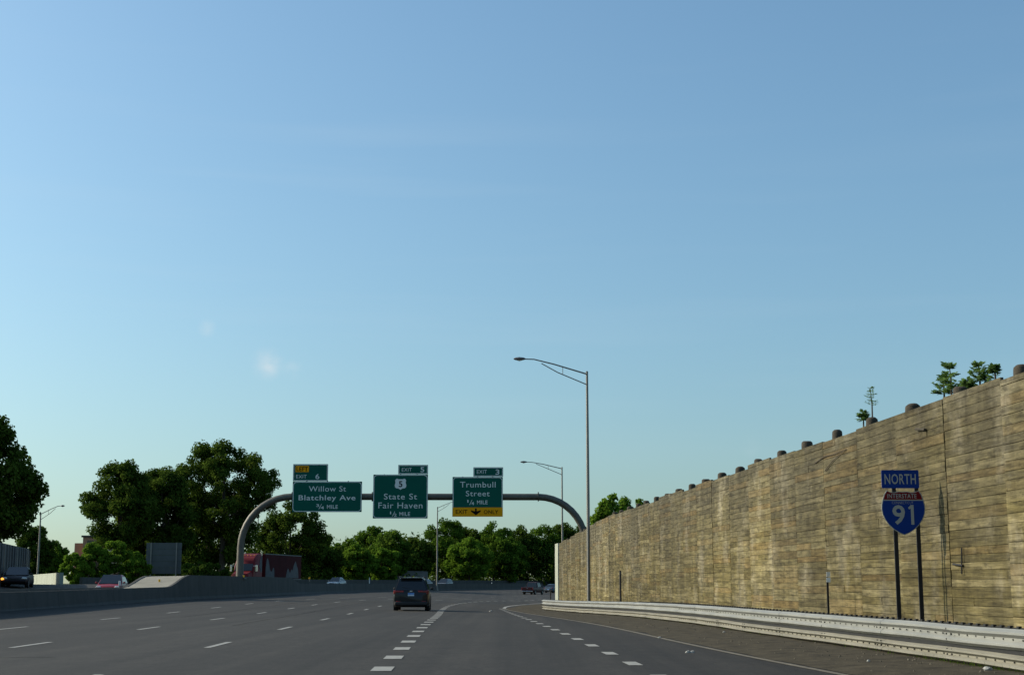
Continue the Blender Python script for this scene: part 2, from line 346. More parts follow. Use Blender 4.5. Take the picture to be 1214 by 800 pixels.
class MB:
    def __init__(s): s.v = []; s.f = []; s.t = []; s.tc = (.5, .5, .5)
    def add(s, vs_, fs):
        n = len(s.v); s.v += [tuple(p) for p in vs_]; s.t += [s.tc] * len(vs_)
        s.f += [tuple(i + n for i in f) for f in fs]
    def hexa(s, p):      # 8 points: bottom 4 (ccw), top 4
        s.add(p, [(3, 2, 1, 0), (4, 5, 6, 7), (0, 1, 5, 4), (1, 2, 6, 5), (2, 3, 7, 6), (3, 0, 4, 7)])
    def box(s, c, d, rz=0.0, rx=0.0):
        x, y, z = d[0] / 2, d[1] / 2, d[2] / 2
        m = Matrix.Rotation(rz, 3, 'Z') @ Matrix.Rotation(rx, 3, 'X')
        p = [m @ Vector(q) + Vector(c) for q in ((-x, -y, -z), (x, -y, -z), (x, y, -z), (-x, y, -z), (-x, -y, z), (x, -y, z), (x, y, z), (-x, y, z))]
        s.hexa(p)
    def bbox(s, a, b):   # from corner to corner
        s.box([(a[i] + b[i]) / 2 for i in range(3)], [abs(b[i] - a[i]) for i in range(3)])
    def cbox(s, c, d, bv=.02, rz=0.0):    # box with chamfered vertical and top edges
        x, y, z = d[0] / 2, d[1] / 2, d[2] / 2; b = min(bv, x * .9, y * .9, z * .9)
        ring = [(-x + b, -y), (x - b, -y), (x, -y + b), (x, y - b), (x - b, y), (-x + b, y), (-x, y - b), (-x, -y + b)]
        rin = [(px * (1 - b / x), py * (1 - b / y)) for px, py in ring]
        m = Matrix.Rotation(rz, 3, 'Z'); o = Vector(c); P = []
        for rr, zz in ((rin, -z), (ring, -z + b), (ring, z - b), (rin, z)):
            P += [m @ Vector((px, py, zz)) + o for px, py in rr]
        F = [tuple(range(7, -1, -1)), tuple(range(24, 32))]
        for k in range(3):
            for i in range(8):
                j = (i + 1) % 8
                F.append((k * 8 + i, k * 8 + j, k * 8 + 8 + j, k * 8 + 8 + i))
        s.add(P, F)
    def tube(s, pts, rad, seg=10, caps=True):
        pts = [Vector(p) for p in pts]; n = len(pts)
        if not hasattr(rad, '__len__'): rad = [rad] * n
        P = []; up = None
        for i, p in enumerate(pts):
            t = (pts[min(i + 1, n - 1)] - pts[max(i - 1, 0)]).normalized()
            if up is None:
                up = Vector((0, 0, 1)) if abs(t.z) < .9 else Vector((1, 0, 0))
            a = t.cross(up).normalized(); b2 = a.cross(t).normalized(); up = b2
            for k in range(seg):
                an = 2 * math.pi * k / seg
                P.append(p + (a * math.cos(an) + b2 * math.sin(an)) * rad[i])
        F = []
        for i in range(n - 1):
            for k in range(seg):
                k2 = (k + 1) % seg
                F.append((i * seg + k, i * seg + k2, (i + 1) * seg + k2, (i + 1) * seg + k))
        if caps:
            F.append(tuple(range(seg - 1, -1, -1))); F.append(tuple(range((n - 1) * seg, n * seg)))
        s.add(P, F)
    def prism(s, poly, y0, y1):     # polygon in x,z extruded along y
        n = len(poly)
        P = [(x, y0, z) for x, z in poly] + [(x, y1, z) for x, z in poly]
        F = [tuple(range(n)), tuple(range(2 * n - 1, n - 1, -1))]
        for i in range(n):
            j = (i + 1) % n; F.append((j, i, n + i, n + j))
        s.add(P, F)
    def loft(s, rings, close=True, caps=True):
        n = len(rings[0]); P = [q for r in rings for q in r]; F = []
        for i in range(len(rings) - 1):
            for k in range(n if close else n - 1):
                k2 = (k + 1) % n
                F.append((i * n + k, i * n + k2, (i + 1) * n + k2, (i + 1) * n + k))
        if caps and close:
            F.append(tuple(range(n - 1, -1, -1))); F.append(tuple(range((len(rings) - 1) * n, len(rings) * n)))
        s.add(P, F)
    def build(s, name, m, parent=None, smooth=False, tone=False, world=False, fixn=True, bevel=0.0):
        me = bpy.data.meshes.new(name)
        v = s.v
        if world and parent is not None:
            o0 = parent.location; v = [(p[0] - o0[0], p[1] - o0[1], p[2] - o0[2]) for p in v]
        me.from_pydata(v, [], s.f)
        if fixn or bevel:
            bm = bmesh.new(); bm.from_mesh(me)
            bmesh.ops.recalc_face_normals(bm, faces=bm.faces)
            bm.to_mesh(me); bm.free()
        if tone:
            a = me.color_attributes.new('tone', 'FLOAT_COLOR', 'POINT')
            a.data.foreach_set('color', [c for t in s.t for c in (*t, 1.0)])
        me.materials.append(M[m] if isinstance(m, str) else m)
        if smooth:
            me.polygons.foreach_set('use_smooth', [True] * len(me.polygons))
            try: me.set_sharp_from_angle(angle=R(38))
            except Exception: pass
        o = bpy.data.objects.new(name, me); link(o, parent)
        if bevel:
            md = o.modifiers.new('edge', 'BEVEL'); md.width = bevel; md.segments = 2; md.limit_method = 'ANGLE'; md.angle_limit = R(30)
        return o

def npmesh(name, v, f, m, parent=None, kind=None):
    me = bpy.data.meshes.new(name)
    v = np.asarray(v, dtype=np.float32); f = np.asarray(f, dtype=np.int32)
    k = f.shape[1]
    me.vertices.add(len(v)); me.vertices.foreach_set('co', v.ravel())
    me.loops.add(f.size); me.loops.foreach_set('vertex_index', f.ravel())
    me.polygons.add(len(f)); me.polygons.foreach_set('loop_start', np.arange(0, f.size, k, dtype=np.int32))
    me.update(calc_edges=True); me.validate()
    me.materials.append(M[m])
    o = bpy.data.objects.new(name, me); link(o, parent)
    if kind: o['kind'] = kind
    return o

# text fitted to a box in the x,z plane, front face looking towards -Y
def text(s, x0, x1, z0, z1, m, parent, y=-.02, bold=0.0, shear=0.0):
    c = bpy.data.curves.new('lettering', 'FONT'); c.body = s; c.size = 1; c.offset = bold; c.resolution_u = 3
    c.space_character = 1.08
    o = bpy.data.objects.new('lettering', c); COL.objects.link(o)
    dg = bpy.context.evaluated_depsgraph_get()
    me = bpy.data.meshes.new_from_object(o.evaluated_get(dg))
    bpy.data.objects.remove(o); bpy.data.curves.remove(c)
    co = [v.co.copy() for v in me.vertices]
    ax = min(p.x for p in co); bx = max(p.x for p in co); ay = min(p.y for p in co); by = max(p.y for p in co)
    for v, p in zip(me.vertices, co):
        v.co = (x0 + (p.x - ax) / (bx - ax) * (x1 - x0), y, z0 + (p.y - ay) / (by - ay) * (z1 - z0))
    me.materials.clear(); me.materials.append(M[m]); me.name = 'lettering'
    return link(bpy.data.objects.new('lettering', me), parent)

def curve(tab):
    ys = np.array([t[0] for t in tab], float); xs = np.array([t[1] for t in tab], float)
    g = np.gradient(xs, ys)
    def f(y):
        i = int(np.clip(np.searchsorted(ys, y) - 1, 0, len(ys) - 2))
        h = ys[i + 1] - ys[i]; t = (y - ys[i]) / h
        if t < 0: return xs[0] + g[0] * (y - ys[0])
        if t > 1: return xs[-1] + g[-1] * (y - ys[-1])
        return float((2 * t**3 - 3 * t**2 + 1) * xs[i] + (t**3 - 2 * t**2 + t) * h * g[i] + (-2 * t**3 + 3 * t**2) * xs[i + 1] + (t**3 - t**2) * h * g[i + 1])
    return f
def ss(a, b, y):
    t = min(1, max(0, (y - a) / (b - a))); return t * t * (3 - 2 * t)

# ------------------------------------------------------------------ alignment of the motorway
XB = curve([(-60, -17), (20, -19.5), (60, -21), (74, -21.9), (94, -22.7), (110, -22.75), (125, -22.5), (150, -22.4), (175, -21.8), (200, -19.6), (240, -11.5), (295, 5.6), (350, 28), (420, 62)])
XW = curve([(-60, 0.2), (24, -2.07), (45, -2.75), (68, -3.4), (85, -4.0), (100, -4.3), (115, -3.9), (130, -2.4), (149, 1.2), (175, 6.5), (200, 12), (250, 27), (300, 50), (420, 115)])
XE = curve([(-60, 10.5), (21.7, 5.0), (26.8, 4.5), (50.3, 2.82), (70, 1.32), (85, .2), (97, -.5), (108, -.2), (118, 1.0), (129, 2.6), (149, 6.4), (175, 11.6), (200, 17), (250, 32), (300, 55), (420, 120)])
XD = curve([(-60, 4.6), (22, 2.18), (32.8, 1.75), (48, 1.08), (70, .2), (96, -.75)])
MEDW = 3.6
def Z(x, y):
    b = XB(y)
    if x >= b:
        q = ss(110, 190, y); wd_ = (XW(y) + 7 - b) * (1 - q) + 16 * q
        t = min(1, max(0, (x - b) / wd_)) ** 1.5
        return .15 * ss(60, 110, y) * (1 - t) - .4 * ss(40, 105, y) * t
    off = b - MEDW - x
    if off <= 0: return .2
    return .25 + min(1.0, .105 * off) * (1 - .45 * ss(140, 200, y))
def at(px, d):                       # lateral position of a photograph column at a depth
    return (px - 607) / 1750.0 * d
def zat(py, d):                      # height of a photograph row at a depth
    ang = PITCH + math.atan((400 - py) / FPX)
    return CAMH + d * math.tan(ang)

# ------------------------------------------------------------------ ground
def sheet(name, ys, xfun, zfun, m, kind='structure'):
    rows = []
    for y in ys: rows.append([(x, y, zfun(x, y)) for x in xfun(y)])
    n = len(rows[0]); v = [p for r in rows for p in r]
    f = [(i * n + k, i * n + k + 1, (i + 1) * n + k + 1, (i + 1) * n + k) for i in range(len(rows) - 1) for k in range(n - 1)]
    o = npmesh(name, v, f, m); o.data.polygons.foreach_set('use_smooth', [True] * len(o.data.polygons))
    if kind: o['kind'] = kind
    return o
def gz(x, y):
    r = math.hypot(x, y)
    if y < -60 or y > 420 or x > 90 or x < -140: return -.6 if x > -60 else .6
    return Z(x, y) - .25
gys = [-3000, -800, -200, -60] + list(range(-50, 420, 10)) + [440, 520, 700, 1200, 2500, 4500]
gxs = [-4000, -1500, -500, -250, -140] + list(range(-130, 90, 6)) + [100, 160, 300, 900, 4000]
tag(sheet('ground', gys, lambda y: gxs, gz, 'grass'), 'rough grass ground around the motorway', kind='structure')
rys = [y for y in range(-60, 400, 4)]
road = sheet('road', rys, lambda y: [XB(y) - .1 + (XE(y) + 5 - XB(y)) * k / 30 for k in range(31)], Z, 'asphalt')
tag(road, 'grey asphalt carriageway with white dashed lanes')
opp = sheet('opposite_road', rys, lambda y: [XB(y) - MEDW + .1 - 17.5 * k / 20 for k in range(21)], lambda x, y: max(Z(x, y), .25), 'asphalt_far')
tag(opp, 'raised asphalt carriageway beyond the median barrier')

# painted markings: children of the road
def strip(fx, y0, y1, w, m, name, step=2.0, dz=.008):
    n = max(1, int(math.ceil((y1 - y0) / step))); mb = MB(); P = []
    for i in range(n + 1):
        y = y0 + (y1 - y0) * i / n; x = fx(y)
        sl = (fx(y + .5) - fx(y - .5)); c = math.hypot(1, sl)
        for s in (-1, 1):
            xx = x + s * w / 2 * c; P.append((xx, y, Z(xx, y) + dz))
    mb.add(P, [(2 * i, 2 * i + 1, 2 * i + 3, 2 * i + 2) for i in range(n)])
    return mb.build(name, m, road)
for k in (1, 2, 3):
    y = -3.6
    while y < 250:
        strip(lambda yy: XW(yy) - 4.15 * k, y - 1.5, y + 1.5, .15, 'paint', 'lane_dash', 1.5); y += 12.2
y = 5.5
while y < 160:
    strip(XW, y - .6, y + .6, .33, 'paint', 'dotted_line_block', 1.2); y += 3.66 if y < 60 else (2.6 if y < 90 else 3.66)
y = 3.4
while y < 95:
    strip(XD, y - .55, y + .55, .24, 'paint', 'dotted_line_block', 1.1); y += 3.66
strip(XE, -50, 97, .14, 'paint_worn', 'edge_line')
strip(XE, 97.2, 190, .22, 'paint', 'edge_line')

M['seal'] = mat('crack_sealant', (.020, .0185, .016), .95, var=.3, vscale=4, spec=.05)
for off, y0, y1, w in ((-6.25, 48, 150, .035), (-10.3, 60, 150, .04)):
    strip(lambda yy: XW(yy) + off + .10 * mnoise.noise(Vector((off, yy * .22, 1))) + .05 * mnoise.noise(Vector((off, yy * .9, 4))), y0, y1, w, 'seal', 'sealed_seam', 1.0, .005)
for yc, x0, x1 in ((27.6, -12, -8.4), (49, -16, -9)):
    mb = MB(); P = []; n = 24
    for i in range(n + 1):
        x = x0 + (x1 - x0) * i / n; y = yc + .28 * mnoise.noise(Vector((x * .6, yc, 0))) + .12 * mnoise.noise(Vector((x * 2.4, yc, 7)))
        for q in (-.02, .02): P.append((x, y + q, Z(x, y) + .005))
    mb.add(P, [(2 * i, 2 * i + 1, 2 * i + 3, 2 * i + 2) for i in range(n)]); mb.build('sealed_crack', 'seal', road)
# roadside dirt between the edge line and the wall
def wallx(y): return 10.8 - .0612 * y if y < 119 else XE(y) + 2.3
def dirtz(x, y):
    n = mnoise.noise(Vector((x * .9, y * .9, 0))) * .018 + mnoise.noise(Vector((x * 3.1, y * 3.1, 5))) * .012
    e = min(1, max(0, (x - XE(y) - .15) / .9))
    return Z(x, y) + .006 + max(0, e * (.035 + n))
dys = [-50 + .8 * i for i in range(int(215 / .8))]
def dirtx(y):
    e = XE(y) + .16 + .16 * mnoise.noise(Vector((0, y * .5, 3))) + (.5 if y > 97 else 0) * ss(97, 104, y)
    w = max(wallx(y) + .6, e + .5)
    return [e + (w - e) * (k / 22) ** 1.2 for k in range(23)]
tag(sheet('dirt_shoulder', dys, dirtx, dirtz, 'dirt'), 'brown gritty dirt shoulder between edge line and timber wall')

# ------------------------------------------------------------------ timber retaining wall
wroot = thing('retaining_wall', 'tall weathered timber plank wall with round piles along its top', 'wall', (wallx(60), 60, -.4))
joints = []
for k in range(-6, 31):
    d = 27.04 + 3.062 * k; joints.append((wallx(d), d))
yy = joints[-1][1]
while yy < 165:
    x0, y0 = joints[-1]
    yn = y0
    while math.hypot(max(x0, XE(yn) + 2.6) - x0, yn - y0) < 3.06: yn += .02
    joints.append((max(x0 - .02, XE(yn) + 2.6), yn)); yy = yn
def topz(i):
    k = i - 6
    if k <= 19: h = 5.15
    elif k <= 30: h = 5.15 - (k - 19) * .078
    else: h = max(3.1, 4.2 - (k - 30) * .28)
    return h
wr = random.Random(3)
singles = 0
stuffmb = MB()
bk = MB()
NP = len(joints) - 1
order = []
for i in range(NP):
    k = i - 6
    a = Vector((*joints[i], 0)); b = Vector((*joints[i + 1], 0)); u = (b - a).normalized(); n = Vector((-u.y, u.x, 0))
    zt = topz(i) + wr.uniform(-.07, .07); zb = -.6
    L = (b - a).length
    ptone = wr.random(); pstep = wr.choice((-.010, -.004, 0, .006, .012))
    # dark backing behind the lagging
    q = [a - n * .10, b - n * .10, b - n * .16, a - n * .16]
    bk.hexa([(p.x, p.y, zb) for p in q] + [(p.x, p.y, zt - .06) for p in q])
    if k == 29:
        continue
    z = zb + wr.uniform(0, .12); row = 0
    near = -1 <= k <= 8
    while z < zt - .04:
        h = wr.choice((.15, .165, .18, .18, .195, .215)); 
        if z + h > zt - .08: h = zt - z
        cuts = [0, L]
        if wr.random() < .2: cuts = [0, L * wr.choice((.33, .5, .5, .62)), L]
        for c0, c1 in zip(cuts[:-1], cuts[1:]):
            pr = wr.uniform(-.005, .007) + pstep
            g = .003
            A = a + u * (c0 + g); B = a + u * (c1 - g)
            f0 = n * (pr + wr.uniform(-.002, .002)); f1 = n * (pr + wr.uniform(-.002, .002)); bb = -n * .07
            dz0 = wr.uniform(-.002, .002); dz1 = wr.uniform(-.002, .002)
            lo, hi = z + .003, z + h - .003
            mb = MB() if near and hi > -.2 else stuffmb
            mb.tc = (wr.random(), wr.random(), ptone)
            P = [A + bb, B + bb, B + f1, A + f0]
            P = [(p.x, p.y) for p in P]
            c = .005
            A2 = A + f0 - n * c; B2 = B + f1 - n * c
            # chamfered front edges
            ring = lambda Q, s0, s1, zz0, zz1: [(Q[0].x, Q[0].y, zz0 + s0), (Q[1].x, Q[1].y, zz1 + s0), (Q[1].x, Q[1].y, zz1 + s1), (Q[0].x, Q[0].y, zz0 + s1)]
            r0 = ring((A + bb, B + bb), 0, h - .006, lo + dz0, lo + dz1)
            r1 = ring((A2, B2), 0, h - .006, lo + dz0, lo + dz1)
            Af = A + f0 + u * c; Bf = B + f1 - u * c
            r2 = ring((Af, Bf), c, h - .006 - c, lo + dz0, lo + dz1)
            mb.loft([r0, r1, r2])
            if mb is not stuffmb:
                if singles < 300:
                    mb.build('plank', 'timber', wroot, tone=True, world=True); singles += 1
                else:
                    stuffmb.tc = mb.tc; stuffmb.add(mb.v, mb.f)
        z += h; row += 1
o = stuffmb.build('far_planks', 'timber', wroot, tone=True, world=True); o['kind'] = 'stuff'
bk.build('backing', 'soil', wroot, world=True)
# pale concrete panel near the far end
i = 35; a = Vector((*joints[i], 0)); b = Vector((*joints[i + 1], 0)); u = (b - a).normalized(); n = Vector((-u.y, u.x, 0))
mb = MB(); q = [a - n * .08 + u * .5, b - n * .08 + u * .02, b + n * .05 + u * .02, a + n * .05 + u * .5]
mb.hexa([(p.x, p.y, -.6) for p in q] + [(p.x, p.y, topz(i) + .1) for p in q])
mb.build('concrete_panel', 'concrete_white', wroot, world=True)
# round piles standing behind the joints
for i in range(2, NP):
    x, y = joints[i]; a = Vector((*joints[i - 1], 0)); b = Vector((*joints[i], 0)); u = (b - a).normalized(); n = Vector((-u.y, u.x, 0))
    c = Vector((x, y, 0)) - n * .40
    r = .155 + wr.uniform(-.02, .02); h = topz(i) + wr.uniform(.21, .29)
    t = wr.uniform(-.03, .03)
    mb = MB(); mb.tube([(c.x, c.y, h - 1.6), (c.x + t * .5, c.y, h - .3), (c.x + t, c.y, h - .09), (c.x + t, c.y, h - .035), (c.x + t, c.y + t * .3, h)], [r, r, r * .99, r * .93, r * .66], 14)
    mb.build('pile', 'pile', wroot, smooth=True, world=True)
# twigs and rods fixed to the face
def facept(px, py, out=.03):
    d = 18900.0 / (px - 500); return (wallx(d) - out, d, zat(py, d))
for pts in (((972, 549), (984, 541), (996, 538), (1011, 532)), ((984, 558), (993, 547), (1003, 538), (1010, 533))):
    mb = MB(); mb.tube([facept(*p) for p in pts], [.012, .011, .009, .006], 6); mb.build('twig', 'bark', wroot, smooth=True, world=True)
mb = MB(); mb.tube([facept(1144, 649), facept(1143.4, 664), facept(1142.6, 680)], .016, 6)
mb.tube([facept(1133, 668.5), facept(1144, 670)], .02, 6); mb.build('rod', 'black_steel', wroot, world=True)
mb = MB(); mb.tube([facept(1097, 508.5, .05), facept(1108, 509, .05)], .03, 6); mb.build('hook', 'pile', wroot, world=True)

# embankment held back by the wall
def emb():
    v = []; n = 0
    for i, (x, y) in enumerate(joints):
        j = min(i, NP - 1); a = Vector((*joints[j], 0)); b = Vector((*joints[j + 1], 0)); u = (b - a).normalized(); nn = Vector((-u.y, u.x, 0))
        c = Vector((x, y, 0)) - nn * .2
        zt = topz(i) - .22
        v += [(c.x, c.y, zt), (c.x + 1.2, y, zt + .05), (c.x + 6, y, zt + .3), (c.x + 30, y, zt + .2), (c.x + 60, y, -1)]
    m = len(joints)
    f = [(i * 5 + k, i * 5 + k + 1, i * 5 + 5 + k + 1, i * 5 + 5 + k) for i in range(m - 1) for k in range(4)]
    o = npmesh('embankment', v, f, 'grass'); o['kind'] = 'structure'; o['label'] = 'grassy bank held behind the timber wall'
emb()

# ------------------------------------------------------------------ guardrail
GX = curve([(-10, 8.6), (14, 7.95), (22, 7.6), (30, 7.12), (38, 6.5), (52, 5.8), (67, 4.85), (80, 3.5), (95, 1.95)])
def gzz(y): return Z(GX(y), y) + .02
gr_end = 94.5
groot = thing('guardrail', 'long galvanised double beam guardrail in front of the timber wall', 'guardrail', (GX(30), 30, gzz(30)))
WPROF = [(0, .312), (.012, .300), (.055, .282), (.083, .262), (.083, .228), (.055, .205), (.010, .176), (.010, .136), (.055, .107), (.083, .084), (.083, .05), (.055, .03), (.012, .012), (0, 0)]
def rail(y0, y1, zlow, scale, name, m, out=0.0, prof=WPROF, sag=0.0):
    n = 8; rings = []
    for i in range(n + 1):
        y = y0 + (y1 - y0) * i / n; x = GX(y); sl = GX(y + .5) - GX(y - .5); c = math.hypot(1, sl)
        nx, ny = -1 / c, sl / c
        z0 = gzz(y) + zlow + .012 * mnoise.noise(Vector((y * .35, zlow * 9, 2)))
        o2 = out + .02 * mnoise.noise(Vector((y * .3, zlow * 5, 8)))
        fr = [(x + nx * (p + o2), y + ny * (p + o2), z0 + q * scale) for p, q in prof]
        bk_ = [(x + nx * (p + o2 - .006), y + ny * (p + o2 - .006), z0 + q * scale) for p, q in reversed(prof)]
        rings.append(fr + bk_)
    mb = MB(); mb.loft(rings); return mb.build(name, m, groot, smooth=True, world=True)
y = 2.0; idx = 0; bolts = MB()
while y < gr_end:
    y1 = min(gr_end, y + 3.81)
    up = rail(y, y1 + .16, .335, 1.0, 'rail', 'galv', .008 * (idx % 2))
    lo = rail(y, y1 + .16, .040, .735, 'rub_rail', 'galv_dirty', .008 * (idx % 2))
    if y < 48:
        for zc in (.335 + .156, .040 + .115):
            for q in range(10):
                yb = y + .2 + q * .381
                if yb > y1: break
                bolts.box((GX(yb) - .026, yb, gzz(yb) + zc), (.014, .032, .026))
            for q in range(6):
                yb = y + .04 + (q % 2) * .22; zz = zc + (-.085, 0, .085)[q // 2]
                bolts.box((GX(yb) - .08, yb, gzz(yb) + zz), (.02, .026, .026))
    y = y1; idx += 1
bolts.build('bolts', 'black_steel', groot, world=True)['kind'] = 'stuff'
y = 2.6
while y < gr_end:
    mb = MB(); x = GX(y); g = gzz(y)
    mb.box((x + .17, y, g + .26), (.12, .10, .80)); 
    po = mb.build('post', 'black_steel', groot, world=True)
    mb = MB(); mb.box((x + .055, y, g + .48), (.10, .15, .30)); b2 = mb.build('offset_block', 'black_steel', groot, world=True); b2.parent = po
    y += 1.905
# dark toothed backing strip along the top, and a dark strip painting the shade between the beams
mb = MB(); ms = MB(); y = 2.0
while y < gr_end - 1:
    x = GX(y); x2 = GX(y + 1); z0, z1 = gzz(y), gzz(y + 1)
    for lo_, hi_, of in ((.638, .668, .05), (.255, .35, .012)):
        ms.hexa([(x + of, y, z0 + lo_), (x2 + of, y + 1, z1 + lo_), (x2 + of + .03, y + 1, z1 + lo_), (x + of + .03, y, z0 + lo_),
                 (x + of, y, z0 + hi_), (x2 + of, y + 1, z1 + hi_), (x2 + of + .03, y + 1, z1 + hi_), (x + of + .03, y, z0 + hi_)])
    if y < 62:
        for q in range(3):
            yq = y + q / 3; mb.box((GX(yq) + .05, yq, gzz(yq) + .676), (.05, .10, .03))
    y += 1.0
ms.build('backing_and_gap_shade', 'black_steel', groot, world=True)
mb.build('backing_teeth', 'black_steel', groot, world=True)['kind'] = 'stuff'
# flared terminal
for zl, sc, nm in ((.335, 1, 'end_shoe'), (.045, .8, 'end_shoe')):
    mb = MB(); yE = gr_end + .1; x = GX(yE); g = gzz(yE) + zl
    for q in range(6):
        a0 = q / 6 * 2.4; a1 = (q + 1) / 6 * 2.4; rr = .16
        p0 = (x + rr - rr * math.cos(a0), yE + rr * math.sin(a0)); p1 = (x + rr - rr * math.cos(a1), yE + rr * math.sin(a1))
        mb.hexa([(p0[0] - .03, p0[1], g), (p1[0] - .03, p1[1], g), (p1[0], p1[1], g), (p0[0], p0[1], g), (p0[0] - .03, p0[1], g + .31 * sc), (p1[0] - .03, p1[1], g + .31 * sc), (p1[0], p1[1], g + .31 * sc), (p0[0], p0[1], g + .31 * sc)])
    mb.build(nm, 'galv', groot, world=True)

# ------------------------------------------------------------------ route marker sign on two posts
SD = 30.6
sx, sz0 = at(1075, SD), Z(at(1075, SD), SD)
rs = thing('route_sign', 'blue and red route shield reading 91 under a blue NORTH plate', 'road sign', (sx, SD, sz0))
def lx(px, d=SD, x0=sx): return at(px, d) - x0
def lz(py, d=SD, z0=sz0): return zat(py, d) - z0
for px in (1062.6, 1089.6):
    mb = MB(); X = lx(px + 2.6)
    mb.box((X, .06, 1.55), (.082, .045, 3.1 + .6)); mb.build('post', 'black_steel', rs)
def rrect(x0, x1, z0, z1, r, n=4):
    P = []
    for cx, cz, a0 in ((x1 - r, z1 - r, 0), (x0 + r, z1 - r, 90), (x0 + r, z0 + r, 180), (x1 - r, z0 + r, 270)):
        for k in range(n + 1):
            a = R(a0 + 90 * k / n); P.append((cx + r * math.cos(a), cz + r * math.sin(a)))
    return P
mb = MB(); mb.prism(rrect(lx(1050.2), lx(1094.9), lz(578.5), lz(557), .025), -.004, .012); plate = mb.build('north_plate', 'signblue', rs)
text('NORTH', lx(1053.6), lx(1091.2), lz(573.8), lz(561.6), 'signgrey', plate, -.010, .012)
def shield(scale=1.0, full=True):
    w = (1100.9 - 1048.6) / 2; pts = []
    # half outline (right side), photo pixels about centre x 1074.8
    half = [(0, 582.6), (5, 582.2), (10.5, 583.4), (15, 583.0), (19.4, 581.2), (22.2, 585.5), (24.4, 591.6), (25.7, 597.5), (26.1, 603), (25.2, 609), (22.6, 615.5), (18.2, 622), (12, 627.8), (5.5, 631.8), (0, 634.1)]
    return half
def shpoly(half, inset=0.0):
    cz = 606.0
    H = [(x * (1 - inset / 26.0), cz + (y - cz) * (1 - inset / 26.0)) for x, y in half]
    P = [(1074.8 + x, y) for x, y in H] + [(1074.8 - x, y) for x, y in reversed(H[1:-1])]
    return [(lx(a), lz(b)) for a, b in P][::-1]
half = shield()
mb = MB(); mb.prism(shpoly(half), -.004, .012); shp = mb.build('shield', 'signgrey', rs)
low = [p for p in half if p[1] > 592.4]; low = [(0, 592.8), (24.5, 592.8)] + low
mb = MB(); mb.prism(shpoly(low, 1.0), -.010, -.0045); mb.build('shield_field', 'signblue', shp)
hi = [p for p in half if p[1] < 591.0] + [(24.1, 591.3), (0, 591.3)]
mb = MB(); mb.prism(shpoly(hi, 1.0), -.010, -.0045); mb.build('shield_band', 'signred', shp)
text('INTERSTATE', lx(1056), lx(1091), lz(590.4), lz(585.2), 'signgrey', shp, -.014, .010)
text('CONNECTICUT', lx(1061.3), lx(1086.8), lz(597.2), lz(594.2), 'signgrey', shp, -.014, -.01)
text('9', lx(1061.3), lx(1076.3), lz(621.8), lz(598.4), 'signgrey', shp, -.014, .02)
mb = MB(); mb.prism([(lx(a), lz(b)) for a, b in ((1083.4, 621.6), (1086.9, 621.6), (1086.9, 598.4), (1083.6, 598.4), (1080.2, 601.6), (1081.4, 603.6), (1083.4, 602.4))], -.014, -.0105)
mb.build('numeral', 'signgrey', shp)

# small posts by the rail
def marker():
    d = 37.0; x = at(981, d); z = Z(x, d)
    t = thing('mile_marker', 'thin dark post with two small white squares behind the guardrail', 'marker post', (x, d, z))
    mb = MB(); mb.box((0, 0, .75), (.05, .03, 1.5), rz=0); mb.build('post', 'black_steel', t)
    for zc, tl in ((zat(680.5, d) - z, .12), (zat(687.0, d) - z, -.05)):
        mb = MB(); mb.box((0.02, -.03, zc), (.10, .006, .115), rz=tl); mb.build('plate', 'marker_white', t)
    d = 76.0; x = at(735.5, d); z = Z(x, d)
    t = thing('delineator_post', 'short bare dark post against the wall beside the tall lamp post', 'marker post', (x, d, z))
    mb = MB(); mb.tube([(0, 0, -.2), (0, 0, zat(676, d) - z)], .05, 8); mb.build('post', 'black_steel', t)
    mb = MB(); mb.box((0, -.055, zat(679, d) - z), (.08, .012, .12)); mb.build('reflector', 'signback', t)
    d = 105.0; x = at(652.6, d); z = Z(x, d)
    t = thing('delineator_post', 'slim dark post at the far end of the guardrail', 'marker post', (x, d, z))
    mb = MB(); mb.tube([(0, 0, -.2), (0, 0, zat(698, d) - z)], .04, 8); mb.build('post', 'black_steel', t)
    mb = MB(); mb.box((0, -.045, zat(699.5, d) - z), (.07, .012, .1)); mb.build('reflector', 'signback', t)
marker()

